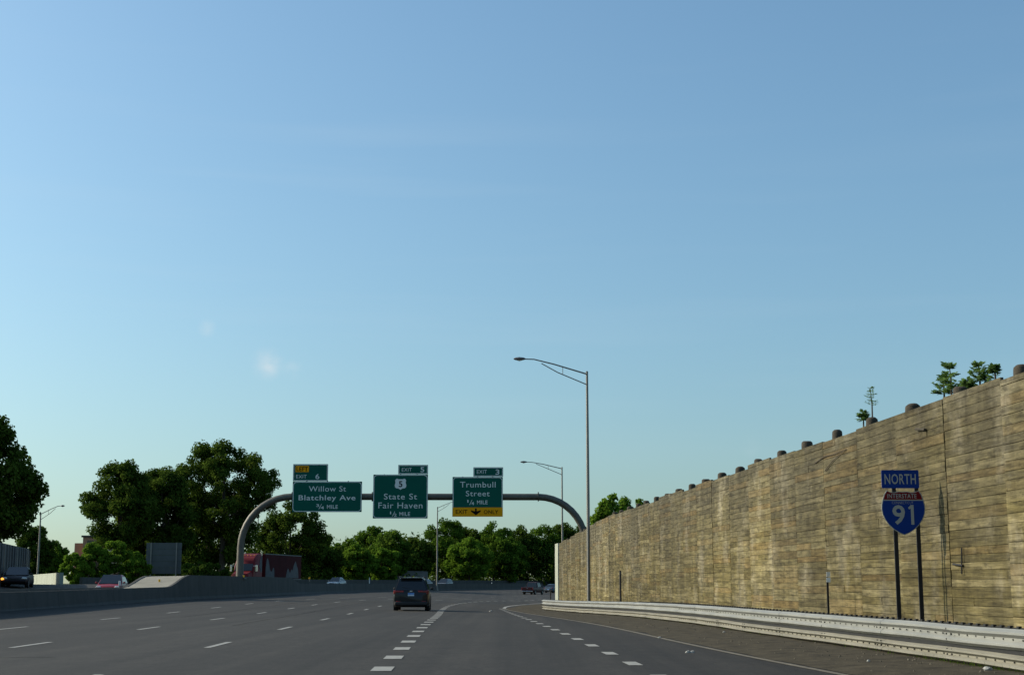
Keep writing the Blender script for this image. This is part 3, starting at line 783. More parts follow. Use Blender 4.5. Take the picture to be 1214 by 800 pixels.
# ------------------------------------------------------------------ lamp posts
def lamp(label, px, d, ptop, arm_px, head_py, side=-1, gz0=None, group='lamp posts', rad=.11):
    x = at(px, d); z = Z(x, d) if gz0 is None else gz0
    t = thing('lamp_post', label, 'lamp post', (x, d, z), group=group)
    H = zat(ptop, d) - z; A = abs(at(arm_px, d) - x); hz = zat(head_py, d) - z
    mb = MB(); mb.tube([(0, 0, -.1), (0, 0, H * .5), (0, 0, H)], [rad, rad * .85, rad * .62], 12); mb.build('pole', 'alu', t, smooth=True)
    mb = MB(); mb.tube([(0, 0, -.05), (0, 0, .25)], [rad * 1.7, rad * 1.5], 12); mb.cbox((0, 0, .02), (.5, .5, .06), .02); mb.build('base', 'alu', t)
    mb = MB(); mb.tube([(0, 0, H), (0, 0, H + .06)], [rad * .75, rad * .3], 10); mb.build('cap', 'lampgrey', t)
    s = side; am = MB()
    up = [(0, 0, H - .12), (s * A * .45, 0, H + (hz - H) * .6), (s * A * .72, 0, hz - .02), (s * A * .86, 0, hz)]
    lo_ = [(0, 0, H - .75), (s * A * .40, 0, H - .02), (s * A * .62, 0, H + (hz - H) * .66)]
    am.tube(up, [.045, .04, .036, .034], 8); am.tube(lo_, [.032, .03, .028], 8)
    am.tube([(s * A * .33, 0, H - .16), (s * A * .33, 0, H + (hz - H) * .45)], .02, 6)
    am.build('arm', 'alu', t, smooth=True)
    hd = MB(); x0, x1 = s * A * .84, s * A * 1.0; rings = []
    for q, w, h in ((0, .06, .05), (.15, .13, .09), (.5, .17, .12), (.85, .14, .09), (1, .07, .04)):
        xx = x0 + (x1 - x0) * q
        rings.append([(xx, w * math.cos(a), hz + h * math.sin(a) * (1 if math.sin(a) > 0 else .7)) for a in [2 * math.pi * k / 10 for k in range(10)]])
    hd.loft(rings); h_ = hd.build('lamp_head', 'lampgrey', t, smooth=True)
    ln = MB(); rings = []
    for q, w, h in ((.25, .09, .02), (.5, .13, .07), (.75, .09, .02)):
        xx = x0 + (x1 - x0) * q
        rings.append([(xx, w * math.cos(a), hz - .06 - h * abs(math.sin(a)) * (1 if math.sin(a) < 0 else 0)) for a in [2 * math.pi * k / 8 for k in range(8)]])
    ln.loft(rings); ln.build('lens', 'lens', h_)
    return t
lamp('tall tapered lamp post standing just behind the guardrail, largest in view', 698, 85, 441, 609, 425.5)
lamp('smaller lamp post rising behind the pale end of the timber wall', 667, 152, 554, 617, 547.5, gz0=-.4)
lamp('distant lamp post in the median between two overhead green signs', 518, 236, 601, 541, 595, side=1, gz0=.2, rad=.13)
lamp('lamp post at far left beside the grey panel fence, arm pointing right', 44, 165, 608, 72, 599.5, side=1, rad=.12)
lamp('lamp post hidden in the big tree with only its arm showing', 304, 268, 580, 331, 570.5, side=1, rad=.12)

# ------------------------------------------------------------------ overhead gantry and its signs
GD = 125.0
gxl, gxr = at(284.0, GD), at(694.5, GD)
zb = zat(588.5, GD); zmed = 1.72
gan = thing('sign_gantry', 'grey steel pipe arch spanning the whole carriageway', 'gantry', (gxl, GD, zmed))
W = gxr - gxl; HB = zb - zmed; rA = .29
pts = [(0, 0, 0), (0, 0, HB - 4.3)]
for k in range(1, 11):
    a = R(90 * k / 10); pts.append((4.3 - 4.3 * math.cos(a), 0, HB - 4.3 + 4.3 * math.sin(a)))
mb = MB(); mb.tube(pts, [.33] + [rA] * (len(pts) - 1), 16); mb.build('column', 'gantry', gan, smooth=True)
mb = MB(); mb.tube([(4.3, 0, HB), (W - 4.0, 0, HB - .03)], rA * .98, 16); mb.build('beam', 'gantry', gan, smooth=True)
pts = []
for k in range(0, 11):
    a = R(90 * k / 10); pts.append((W - 4.0 + 4.0 * math.sin(a), 0, HB - .03 - 4.0 + 4.0 * math.cos(a)))
pts.append((W, 0, HB - 6.5))
mb = MB(); mb.tube(pts, rA, 16); mb.build('column', 'gantry', gan, smooth=True)
for xf in (4.3, W * .38, W * .655, W - 4.0):
    mb = MB(); mb.tube([(xf - .05, 0, HB), (xf + .05, 0, HB)], rA + .11, 16); mb.build('flange', 'gantry', gan, smooth=True)
mb = MB(); mb.cbox((0, 0, .03), (1.0, 1.0, .08), .02); mb.build('base_plate', 'gantry', gan)

def osign(label, px0, px1, py0, py1, words, tab, tabwords, extra=None):
    cx = (px0 + px1) / 2; X0 = at(cx, GD); Z0 = zat(py1, GD); YD = GD - .52
    t = thing('overhead_sign', label, 'road sign', (X0, YD, Z0), group='overhead signs on the gantry')
    fx = lambda p: at(p, GD) - X0
    fz = lambda p: zat(p, GD) - Z0
    def panel(a, b, c, d, name, r=.3):
        mb = MB(); mb.prism(rrect(fx(a), fx(b), fz(d), fz(c), .03, 2), 0, .06); p = mb.build(name, 'green', t)
        # raised border following the rounded corner
        o = rrect(fx(a) + .03, fx(b) - .03, fz(d) + .03, fz(c) - .03, r); i_ = rrect(fx(a) + .085, fx(b) - .085, fz(d) + .085, fz(c) - .085, r - .05)
        mb = MB(); n = len(o)
        mb.add([(x, -.006, z) for x, z in o] + [(x, -.006, z) for x, z in i_], [(k, (k + 1) % n, n + (k + 1) % n, n + k) for k in range(n)])
        mb.build('border', 'signwhite', p)
        return p
    p = panel(px0, px1, py0, py1, 'panel')
    for (s, a, b, c, d, bold) in words:
        text(s, fx(a), fx(b), fz(d), fz(c), 'signwhite', p, -.008, bold)
    q = panel(*tab, 'exit_tab', .06)
    for (s, a, b, c, d, bold) in tabwords:
        text(s, fx(a), fx(b), fz(d), fz(c), 'signwhite', q, -.008, bold)
    for f in (.2, .5, .8):
        xx = fx(px0) + (fx(px1) - fx(px0)) * f
        mb = MB(); mb.box((xx, .12, (fz(py0) + .2) / 2), (.10, .11, fz(py0) * .96)); br = mb.build('bracket', 'gantry', t)
    if extra: extra(t, p, q, fx, fz)
    return t
def frac(a, b, x0, x1, y0, y1, p, fx, fz):
    w = x1 - x0; h = y1 - y0
    text(a, fx(x0), fx(x0 + w * (.16 if a == '1' else .36)), fz(y0 + h * .55), fz(y0), 'signwhite', p, -.008, .012)
    text(b, fx(x0 + w * .58), fx(x1), fz(y1), fz(y0 + h * .42), 'signwhite', p, -.008, .012)
    mb = MB(); xa, xb2 = fx(x0 + w * .30), fx(x0 + w * .66); za, zc = fz(y1), fz(y0)
    mb.add([(xa, -.008, za), (xa + .05, -.008, za), (xb2 + .05, -.008, zc), (xb2, -.008, zc)], [(0, 1, 2, 3)]); mb.build('lettering', 'signwhite', p)
def ex1(t, p, q, fx, fz):
    frac('3', '4', 373.9, 383.1, 597.6, 603.6, p, fx, fz)
    mb = MB(); mb.prism(rrect(fx(348.2), fx(364.2), fz(559.9), fz(552.6), .05, 2), -.02, -.007); pl = mb.build('left_plaque', 'signyellow', q)
    for s in (text('LEFT', fx(349.4), fx(363.0), fz(558.8), fz(553.8), 'signblack', q, -.024, .02),): pass
def ex2(t, p, q, fx, fz):
    frac('1', '2', 461.9, 469.9, 606.3, 612.2, p, fx, fz)
    hs = [(0, 568.3), (2.2, 568.4), (4.2, 567.7), (5.3, 567.9), (6.7, 570.0), (6.1, 571.6), (6.3, 573.2), (7.0, 575.2), (6.6, 577.6), (5.0, 579.0), (2.2, 579.3), (0, 580.9)]
    P = [(474 + x, y) for x, y in hs] + [(474 - x, y) for x, y in reversed(hs[1:-1])]
    mb = MB(); mb.prism([(fx(a), fz(b)) for a, b in P][::-1], -.02, -.007); mb.build('route_shield', 'signwhite', p)
    text('5', fx(471.9), fx(476.3), fz(577.7), fz(570.5), 'signblack', p, -.024, .02)
def ex3(t, p, q, fx, fz):
    frac('1', '4', 553.8, 561.8, 592.6, 598.6, p, fx, fz)
    mb = MB(); mb.prism(rrect(fx(536.3), fx(595.9), fz(612.4), fz(601.6), .06, 2), -.03, -.008); y_ = mb.build('exit_only_plaque', 'signyellow', p)
    text('EXIT', fx(540), fx(554), fz(609), fz(604.4), 'signblack', p, -.034, .015)
    text('ONLY', fx(573.4), fx(590.7), fz(609.3), fz(604.7), 'signblack', p, -.034, .015)
    mb = MB(); A = [(563, 602.7), (565, 602.7), (565, 606.2), (569.7, 604.9), (569.7, 606.5), (564, 610.8), (558.3, 606.5), (558.3, 604.9), (563, 606.2)]
    mb.prism([(fx(a), fz(b)) for a, b in A][::-1], -.037, -.031); mb.build('arrow', 'signblack', p)
osign('wide green overhead sign reading Willow St, Blatchley Ave', 345.3, 428, 571, 607,
      [('Willow St', 364.7, 409, 576.5, 582.8, .0), ('Blatchley Ave', 352.7, 420.4, 587.1, 595.0, .008), ('MILE', 386.7, 399.6, 598.6, 603.1, .01)],
      (345.3, 387, 550.5, 570.6), [('EXIT', 349.2, 361.6, 563.2, 567.3, .0), ('6', 372.2, 376.9, 562.0, 568.1, .01)], ex1)
osign('square green overhead sign reading State St, Fair Haven with route 5 shield', 441.4, 506.6, 562.8, 614.6,
      [('State St', 454.3, 493.8, 585.4, 592.1, .0), ('Fair Haven', 447.9, 500.4, 595.8, 602.7, .0), ('MILE', 473, 485.8, 607, 611.5, .01)],
      (471, 506.6, 551.4, 562.4), [('EXIT', 475.3, 487.2, 555, 559.2, .0), ('5', 497.5, 502.2, 554, 560.1, .01)], ex2)
osign('green overhead sign reading Trumbull Street with yellow EXIT ONLY strip', 536, 596, 565.6, 612.5,
      [('Trumbull', 545, 587.4, 571.4, 578, .0), ('Street', 552, 580.4, 582, 588.4, .0), ('MILE', 565.3, 577.9, 593.3, 597.8, .01)],
      (560.8, 596.4, 554.2, 565.2), [('EXIT', 565, 577, 557.4, 561.6, .0), ('3', 587.4, 591.9, 556.8, 562.9, .01)], ex3)

# ------------------------------------------------------------------ median: barrier sections and the filled island
def medh(y):
    return 0.97 + .80 * ss(98.5, 105.5, y) - .62 * ss(150, 158, y)
mid = MB()
ycuts = list(np.arange(-20, 300, 6.1))
mroot = thing('median_barrier', 'long shaded concrete median barrier that rises around the gantry post', 'barrier', (XB(100), 100, 0))
def barrier_section(y0, y1, fx, side, hf, name, parent, m, base=.34):
    n = 4 if y0 < 95 or y0 > 160 else 8; rings = []
    for i in range(n + 1):
        y = y0 + .012 + (y1 - y0 - .024) * i / n; h = hf(y); x = fx(y)
        zb_ = Z(x + .05, y) - .15 if side > 0 else .1
        top = h + (zb_ + .15 if side > 0 else .1)
        pr = [(0, zb_), (0, zb_ + .22), (-.12, zb_ + .42), (-.22, top), (-.40, top), (-.52, zb_ + .42), (-.62, zb_ + .22), (-.62, zb_)]
        rings.append([(x + side * p, y, q) for p, q in pr])
    mb = MB(); mb.loft(rings); return mb.build(name, m, parent, world=True)
for y0, y1 in zip(ycuts[:-1], ycuts[1:]):
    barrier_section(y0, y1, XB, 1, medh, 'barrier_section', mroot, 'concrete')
    if y0 < 190:
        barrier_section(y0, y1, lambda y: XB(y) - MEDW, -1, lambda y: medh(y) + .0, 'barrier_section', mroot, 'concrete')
# island fill between the two barriers
isl = sheet('median_island', [y for y in np.arange(-20, 300, 1.5)], lambda y: [XB(y) - .28, XB(y) - MEDW * .5, XB(y) - MEDW + .28],
            lambda x, y: medh(y) + (.10 + (Z(XB(y) + .1, y) - .1) * ss(XB(y) - MEDW, XB(y), x) if True else 0) - .04 - .42 * (1 - ss(95.5, 98.5, y)), 'concrete_lt')
tag(isl, 'pale concrete fill between the median barriers, ramping up')
# reflectors on the median
def refl(label, px, d, py0, py1, m, x=None):
    X = at(px, d) if x is None else x; z0 = zat(py1, d)
    t = thing('delineator', label, 'delineator', (X, d, z0)); h = zat(py0, d) - z0
    mb = MB(); mb.tube([(0, .03, -.15), (0, .03, h)], .035, 8); mb.build('post', 'signback', t)
    mb = MB(); mb.cbox((0, -.02, h * .62), (.14, .03, h * .7), .015); mb.build('reflector', m, t)
refl('yellow reflector tab on the pale median ramp', 189, 102, 686.2, 693, 'amber')
refl('white reflector post on the median beside the red car', 142, 97, 688, 696, 'signwhite')
refl('small yellow reflector on the barrier under the gantry post', 289, 124, 681.5, 685, 'amber')
refl('small amber reflector on the barrier below the truck trailer', 367, 150, 684, 687, 'amber')
refl('thin post on the far median barrier near the silver car', 438, 232, 684, 694, 'signwhite')
refl('white delineator on the far barrier under the bright tree', 583, 275, 690, 696, 'signwhite')

# outer wall of the opposite carriageway
fb = thing('outer_barrier', 'low dark concrete barrier along the far side of the opposite road', 'barrier', (at(520, 290), 290, 1.2))
def XO(y): return XB(y) - MEDW - 17.5
for y0 in range(150, 380, 8):
    mb = MB(); rings = []
    for i in range(3):
        y = y0 + .02 + 7.96 * i / 2; x = XO(y); rings.append([(x, y, .5), (x - .15, y, 1.3), (x - .2, y, 1.95), (x - .45, y, 1.95), (x - .5, y, .5)])
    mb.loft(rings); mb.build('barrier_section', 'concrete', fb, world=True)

# grey concrete wall in front of the far trees
cw = thing('concrete_wall', 'plain grey concrete wall section in front of the far trees', 'wall', (at(443, 305), 305, 1.2))
d = 305.0; x0, x1 = at(443.5, d), at(507, d); z1 = zat(674.8, d); z1b = zat(677, d); n = 4
for k in range(n):
    a0 = x0 + (x1 - x0) * k / n; a1 = x0 + (x1 - x0) * (k + 1) / n; h0 = z1 + (z1b - z1) * k / n; h1 = z1 + (z1b - z1) * (k + 1) / n
    mb = MB(); mb.hexa([(a0 + .03, d, 1), (a1 - .03, d, 1), (a1 - .03, d + .4, 1), (a0 + .03, d + .4, 1), (a0 + .03, d, h0), (a1 - .03, d, h1), (a1 - .03, d + .4, h1), (a0 + .03, d + .4, h0)])
    mb.build('panel', 'concrete_grey', cw, world=True)
mb = MB(); mb.bbox((x0 - .35, d - .15, 1), (x0 - .02, d + .5, z1 + .05)); mb.build('lit_end_strip', 'concrete_lt', cw, world=True)  # pale strip imitating sunlight on the end face of the wall

# white low wall and panel fence on the far left
lw = thing('low_wall', 'bright white concrete wall in sun beside the far left lamp post', 'wall', (at(70, 120), 120, 1.1))
P0 = Vector((at(38, 150), 150, 0)); P1 = Vector((at(70.5, 120), 120, 0)); u = (P1 - P0).normalized(); nn = Vector((u.y, -u.x, 0)); Lw = (P1 - P0).length
for k in range(5):
    a = P0 + u * (Lw * k / 5 + .05); b = P0 + u * (Lw * (k + 1) / 5 - .05); h = 2.2 + .0 * k
    q = [a, b, b - nn * .3, a - nn * .3]
    mb = MB(); mb.hexa([(p.x, p.y, .8) for p in q] + [(p.x, p.y, h) for p in q]); mb.build('panel', 'concrete_white', lw, world=True)
pf = thing('panel_fence', 'tall grey ribbed panel fence at the far left edge', 'fence', (at(0, 105), 105, 1.2))
P0 = Vector((at(-24, 88), 88, 0)); P1 = Vector((at(33, 124), 124, 0)); u = (P1 - P0).normalized(); nn = Vector((u.y, -u.x, 0)); Lw = (P1 - P0).length
np_ = 18
for k in range(np_):
    a = P0 + u * (Lw * k / np_); b = P0 + u * (Lw * (k + 1) / np_ - .28); q = [a, b, b - nn * .12, a - nn * .12]; h = 4.0 + .01 * k
    mb = MB(); mb.hexa([(p.x, p.y, .8) for p in q] + [(p.x, p.y, h) for p in q]); mb.build('panel', 'fence', pf, world=True)
    c = b + u * .14; mb = MB(); mb.box((c.x, c.y, 2.4), (.2, .16, 3.3), rz=math.atan2(u.y, u.x)); mb.build('post', ('fence', 'signback', 'alu')[(k * 7 % 5) % 3], pf, world=True)

# back of a road sign
d = 172.0; x = at(193, d); z = 1.25
sb = thing('road_sign', 'back of a large grey road sign before the left trees', 'road sign', (x, d, z))
za, zc = zat(680, d) - z, zat(643, d) - z; w = (214 - 172) / 1750 * d
nb = 5
for k in range(nb):
    mb = MB(); h0 = za + (zc - za) * k / nb; mb.bbox((-w / 2, -.02, h0 + .01), (w / 2, .02, h0 + (zc - za) / nb - .01)); mb.build('panel', 'signback', sb)
for s in (-.36, .36):
    mb = MB(); mb.box((s * w, -.09, zc / 2), (.14, .12, zc)); mb.build('post', 'alu', sb)

# ------------------------------------------------------------------ vehicles
def wheel(parent, x, y, r, w, side):
    rings = []
    for dx, rr in ((-w / 2, r * .80), (-w / 2, r * .95), (-w / 2 + .03, r), (w / 2 - .03, r), (w / 2, r * .95), (w / 2, r * .80)):
        rings.append([(x + dx, y + rr * math.cos(a), r + rr * math.sin(a)) for a in [2 * math.pi * k / 20 for k in range(20)]])
    mb = MB(); mb.loft(rings); t = mb.build('wheel', 'tyre', parent, smooth=True)
    mb = MB(); xo = x + side * (w / 2 - .015)
    mb.tube([(xo - side * .04, y, r), (xo, y, r)], [r * .70, r * .66], 20)
    for k in range(5):
        a = 2 * math.pi * k / 5; mb.box((xo + side * .008, y + r * .36 * math.cos(a), r + r * .36 * math.sin(a)), (.02, r * .62, r * .16), rx=a)
    mb.build('rim', 'rim', t)

def vehicle(name, label, cat, loc, rz, L, W_, H, paint, style, lit=None):
    t = thing(name, label, cat, loc, rz)
    hw = W_ / 2; g = .20 if style != 'pickup' else .30
    if style == 'suv':
        belt = .62 * H; ys = [(-.5, .70, belt * .90), (-.485, .93, belt * .97), (-.44, 1, belt), (-.2, 1, belt), (.1, 1, belt * .985), (.22, 1, belt * .97), (.36, .98, belt * .93), (.45, .93, belt * .86), (.495, .80, belt * .70)]
        gh = [(-.49, -.455), (-.42, -.36), (.08, .02), (.27, .14)]
        gy = (-.487, -.40, .06, .25); roofw = .70
    elif style == 'hatch':
        belt = .60 * H; ys = [(-.5, .72, belt * .82), (-.48, .93, belt * .95), (-.42, 1, belt), (-.2, 1, belt), (.1, 1, belt * .97), (.25, .99, belt * .93), (.38, .97, belt * .85), (.46, .9, belt * .74), (.495, .74, belt * .55)]
        gy = (-.47, -.36, .03, .27); roofw = .72
    elif style == 'sedan':
        belt = .63 * H; ys = [(-.5, .75, belt * .80), (-.48, .92, belt * .97), (-.40, .98, belt), (-.2, 1, belt), (.1, 1, belt * .96), (.24, .99, belt * .92), (.38, .96, belt * .85), (.46, .9, belt * .74), (.495, .74, belt * .58)]
        gy = (-.40, -.24, .04, .25); roofw = .70
    else:
        belt = .58 * H; ys = [(-.5, .90, belt * .98), (-.49, .97, belt), (-.3, 1, belt), (-.05, 1, belt), (.2, 1, belt), (.28, 1, belt * .99), (.42, .98, belt * .95), (.48, .93, belt * .88), (.5, .84, belt * .75)]
        gy = (-.12, -.095, .15, .27); roofw = .78
    rings = []
    for f, wf, zt in ys:
        y = f * L; w = hw * wf; zg = g + (.08 if abs(f) > .44 else 0)
        rings.append([(-w * .90, y, zg), (-w * .985, y, zg + .12), (-w, y, zg + (zt - zg) * .5), (-w * .985, y, zg + (zt - zg) * .78), (-w * .93, y, zt - .01), (-w * .6, y, zt + .015), (0, y, zt + .03),
                      (w * .6, y, zt + .015), (w * .93, y, zt - .01), (w * .985, y, zg + (zt - zg) * .78), (w, y, zg + (zt - zg) * .5), (w * .985, y, zg + .12), (w * .90, y, zg)])
    mb = MB(); mb.loft(rings); body = mb.build('body', paint, t, smooth=True)
    # cabin
    def bz(f):
        for (f0, _, z0), (f1, _, z1) in zip(ys[:-1], ys[1:]):
            if f0 <= f <= f1: return z0 + (z1 - z0) * (f - f0) / (f1 - f0)
        return ys[-1][2]
    y0, y1, y2, y3 = [f * L for f in gy]
    zb0, zb1, zb2, zb3 = [bz(f) for f in gy]
    wb, wr_ = hw * .93, hw * roofw
    cab = []
    for y, zbt, zr, w2 in ((y0, zb0 - .02, zb0 + .0, wb), (y1, zb1 - .02, H - .045, wr_), (y1 * .6 + y2 * .4, zb1 - .02, H, wr_ * 1.02), (y2, zb2 - .02, H - .03, wr_), (y3, zb3 - .02, zb3 + .0, wb * .97)):
        f = 1 if zr > zbt + .2 else 0
        cab.append([(-wb, y, zbt), (-w2 - .02, y, zbt + (zr - zbt) * .88), (-w2 + .07, y, zr), (0, y, zr + .02 * f), (w2 - .07, y, zr), (w2 + .02, y, zbt + (zr - zbt) * .88), (wb, y, zbt)])
    mb = MB(); mb.loft(cab); cabn = mb.build('cabin', paint, t, smooth=True)
    def quad(name, P, m, off=.012, parent=t, inset=.08):
        P = [Vector(p) for p in P]; c = sum(P, Vector()) / 4; n = (P[1] - P[0]).cross(P[3] - P[0]).normalized()
        P = [p + (c - p) * inset for p in P]
        mb = MB(); mb.hexa([p - n * .02 for p in P] + [p + n * off for p in P]); return mb.build(name, m, parent, bevel=0)
    zt_ = H - .10; wt = wr_ + .0
    def lerp(a, b, f): return tuple(a[i] + (b[i] - a[i]) * f for i in range(3))
    quad('rear_window', [(-wb, y0, zb0), (wb, y0, zb0), (wr_, y1, H - .06), (-wr_, y1, H - .06)], 'glass', .025)
    quad('windscreen', [(wb * .97, y3, zb3), (-wb * .97, y3, zb3), (-wr_, y2, H - .02), (wr_, y2, H - .02)], 'glass', .05, inset=.05)
    for s in (-1, 1):
        bot0 = (s * (wb + .002), y0 + .12 * L * (.5 if style != 'sedan' else .4), zb1 + .02); bot1 = (s * (wb + .002), y3 - .05 * L, zb2 + .02)
        top0 = (s * (wr_ + .035), y1 + .02 * L, H - .14); top1 = (s * (wr_ + .035), y2 - .01 * L, H - .14)
        nseg = 2 if style == 'pickup' else 3
        for k in range(nseg):
            a, b = k / nseg + .012, (k + 1) / nseg - .012
            P = [lerp(bot0, bot1, a), lerp(bot0, bot1, b), lerp(top0, top1, b), lerp(top0, top1, a)]
            if s < 0: P = [P[1], P[0], P[3], P[2]]
            quad('side_window', P, 'glass', .018, inset=.03)
        mb = MB(); mb.cbox((s * (hw + .07), y3 - .06 * L, zb3 + .12), (.17, .12, .13), .04); mb.build('mirror', paint if style != 'suv' else 'trim', t)
        r = .36 if style in ('suv', 'pickup') else .32
        for fy in (-.30, .31):
            wheel(t, s * (hw - .12), fy * L, r, .24, s)
            mb = MB(); n = 14
            P = []
            for k in range(n + 1):
                a = math.pi * k / n
                for rr in (r * 1.03, r * 1.16): P += [(s * (hw + .006), fy * L + rr * math.cos(a), r + rr * math.sin(a)), (s * (hw - .10), fy * L + rr * math.cos(a), r + rr * math.sin(a))]
            F = []
            for k in range(n):
                o = 4 * k; F += [(o, o + 2, o + 6, o + 4), (o + 2, o + 3, o + 7, o + 6), (o, o + 4, o + 5, o + 1)]
            mb.add(P, F); mb.build('wheel_arch', 'trim', t)
        # tail lamps and head lamps
        if style == 'suv':
            mb = MB(); mb.cbox((s * hw * .66, -.493 * L, belt * .93), (hw * .52, .07, .10), .02); mb.build('tail_lamp', 'tail', t)
            mb = MB(); mb.cbox((s * hw * .90, -.475 * L, belt * .90), (hw * .17, .14, .22), .03); mb.build('tail_lamp', 'tail', t)
            mb = MB(); mb.cbox((s * hw * .70, -.497 * L, .50), (.24, .05, .06), .015); mb.build('bumper_reflector', 'tail', t)
            mb = MB(); mb.tube([(s * (wr_ - .02), y1 + .1, H - .03), (s * (wr_ - .02), y1 + .25, H + .05), (s * (wr_ - .02), y2 - .1, H + .05), (s * (wr_ - .02), y2 + .05, H - .02)], .022, 8); mb.build('roof_rail', 'trim', t)
        elif style == 'pickup':
            mb = MB(); mb.cbox((s * hw * .90, -.495 * L, belt * .80), (.16, .08, .42), .03); mb.build('tail_lamp', 'tail', t)
        else:
            mb = MB(); mb.cbox((s * hw * .76, -.485 * L, belt * .86), (hw * .34, .12, .15), .04); mb.build('tail_lamp', 'tail', t)
        hm = 'headlit' if lit == 'white' else 'head'
        mb = MB(); mb.cbox((s * hw * .72, .468 * L, belt * (.70 if style != 'suv' else .8)), (hw * .40, .17, .15), .05); mb.build('head_lamp', hm, t)
        if lit == 'amber' and s > 0:
            mb = MB(); mb.cbox((s * hw * .84, .474 * L, belt * .66), (hw * .24, .18, .16), .05); mb.build('turn_lamp', 'amberlit', t)
    zpl = {'suv': belt * .80, 'pickup': .52}.get(style, belt * .62)
    mb = MB(); mb.box((0, -.5 * L - .012, zpl), (.34, .03, .17)); pl = mb.build('number_plate', 'plate_white', t)
    mb = MB(); mb.box((0, -.5 * L - .029, zpl + .035), (.33, .005, .085)); mb.build('plate_band', 'plate_blue', pl)
    mb = MB(); mb.cbox((0, -.5 * L + .02, g + .20), (W_ * .93, .16, .20), .05); bp_ = mb.build('rear_bumper', 'chrome' if style == 'pickup' else 'trim', t)
    mb = MB(); mb.cbox((0, .5 * L - .05, g + .20), (W_ * .90, .18, .22), .06); mb.build('front_bumper', 'trim' if style in ('suv', 'pickup') else paint, t)
    mb = MB(); mb.cbox((0, .497 * L - .02, belt * .62), (W_ * .42, .06, .13), .02); mb.build('grille', 'trim', t)
    if style == 'suv':
        mb = MB(); mb.cbox((0, -.40 * L - .06, H - .03), (wr_ * 1.7, .32, .045), .02); mb.build('spoiler', paint, t)
        mb = MB(); mb.tube([(0, y1 + .5, H), (0, y1 + .38, H + .12)], [.03, .012], 6); mb.build('aerial', 'trim', t)
        mb = MB(); mb.cbox((0, -.5 * L - .014, belt * .955), (.16, .02, .06), .01); mb.build('badge', 'chrome', t)
        mb = MB(); mb.tube([(.1, -.478 * L, belt + .05), (-.45, -.47 * L, belt + .16)], .010, 6); mb.build('wiper', 'trim', t)
    if style == 'pickup':
        mb = MB(); mb.bbox((-hw * .82, -.47 * L, belt - .02), (hw * .82, -.13 * L, belt + .045)); mb.build('bed_cover', 'trim', t)
        mb = MB(); mb.cbox((0, -.5 * L + .005, belt * .78), (W_ * .76, .05, .42), .03); tg = mb.build('tailgate', paint, t)
        mb = MB(); mb.cbox((0, -.5 * L - .028, belt * .86), (.28, .02, .06), .01); mb.build('handle', 'chrome', tg)
    return t
def road_at(px, d, rz=0.0, dz=0.0):
    x = at(px, d); return (x, d, Z(x, d) + dz)
d = 82.0
vehicle('parked_suv'.replace('parked_', ''), 'black sport utility vehicle seen from behind in the middle lane', 'car', road_at(489.5, d), R(1.5), 4.5, 1.94, 1.78, 'p_black', 'suv')
vehicle('pickup_truck', 'dark red pickup truck driving away near the end of the wall', 'pickup', road_at(632, 233), R(-20), 5.6, 1.98, 1.92, 'p_maroon', 'pickup')
vehicle('car', 'blue car half hidden by the pale end of the wall', 'car', road_at(656, 258), R(-24), 4.6, 1.82, 1.5, 'p_blue', 'sedan')
vehicle('car', 'dark red car with glowing amber lamp beside the panel fence', 'car', road_at(21, 102), R(180 + 12), 4.5, 1.78, 1.38, 'p_dark', 'sedan', 'amber')
vehicle('car', 'bright red hatchback approaching beyond the median barrier', 'car', road_at(133, 105), R(180 + 7), 4.2, 1.78, 1.47, 'p_red', 'hatch')
vehicle('car', 'white car roof showing above the barrier right of the truck', 'car', road_at(399, 225), R(180 - 12), 4.5, 1.82, 1.5, 'p_white', 'sedan')
vehicle('car', 'silver car with lit headlamps approaching beyond the far barrier', 'car', road_at(527, 266), R(180 - 18), 4.6, 1.84, 1.62, 'p_silver', 'hatch', 'white')
vehicle('car', 'pale car mostly hidden behind the black vehicle', 'car', road_at(503, 258), R(180 - 16), 4.5, 1.82, 1.5, 'p_silver', 'sedan')

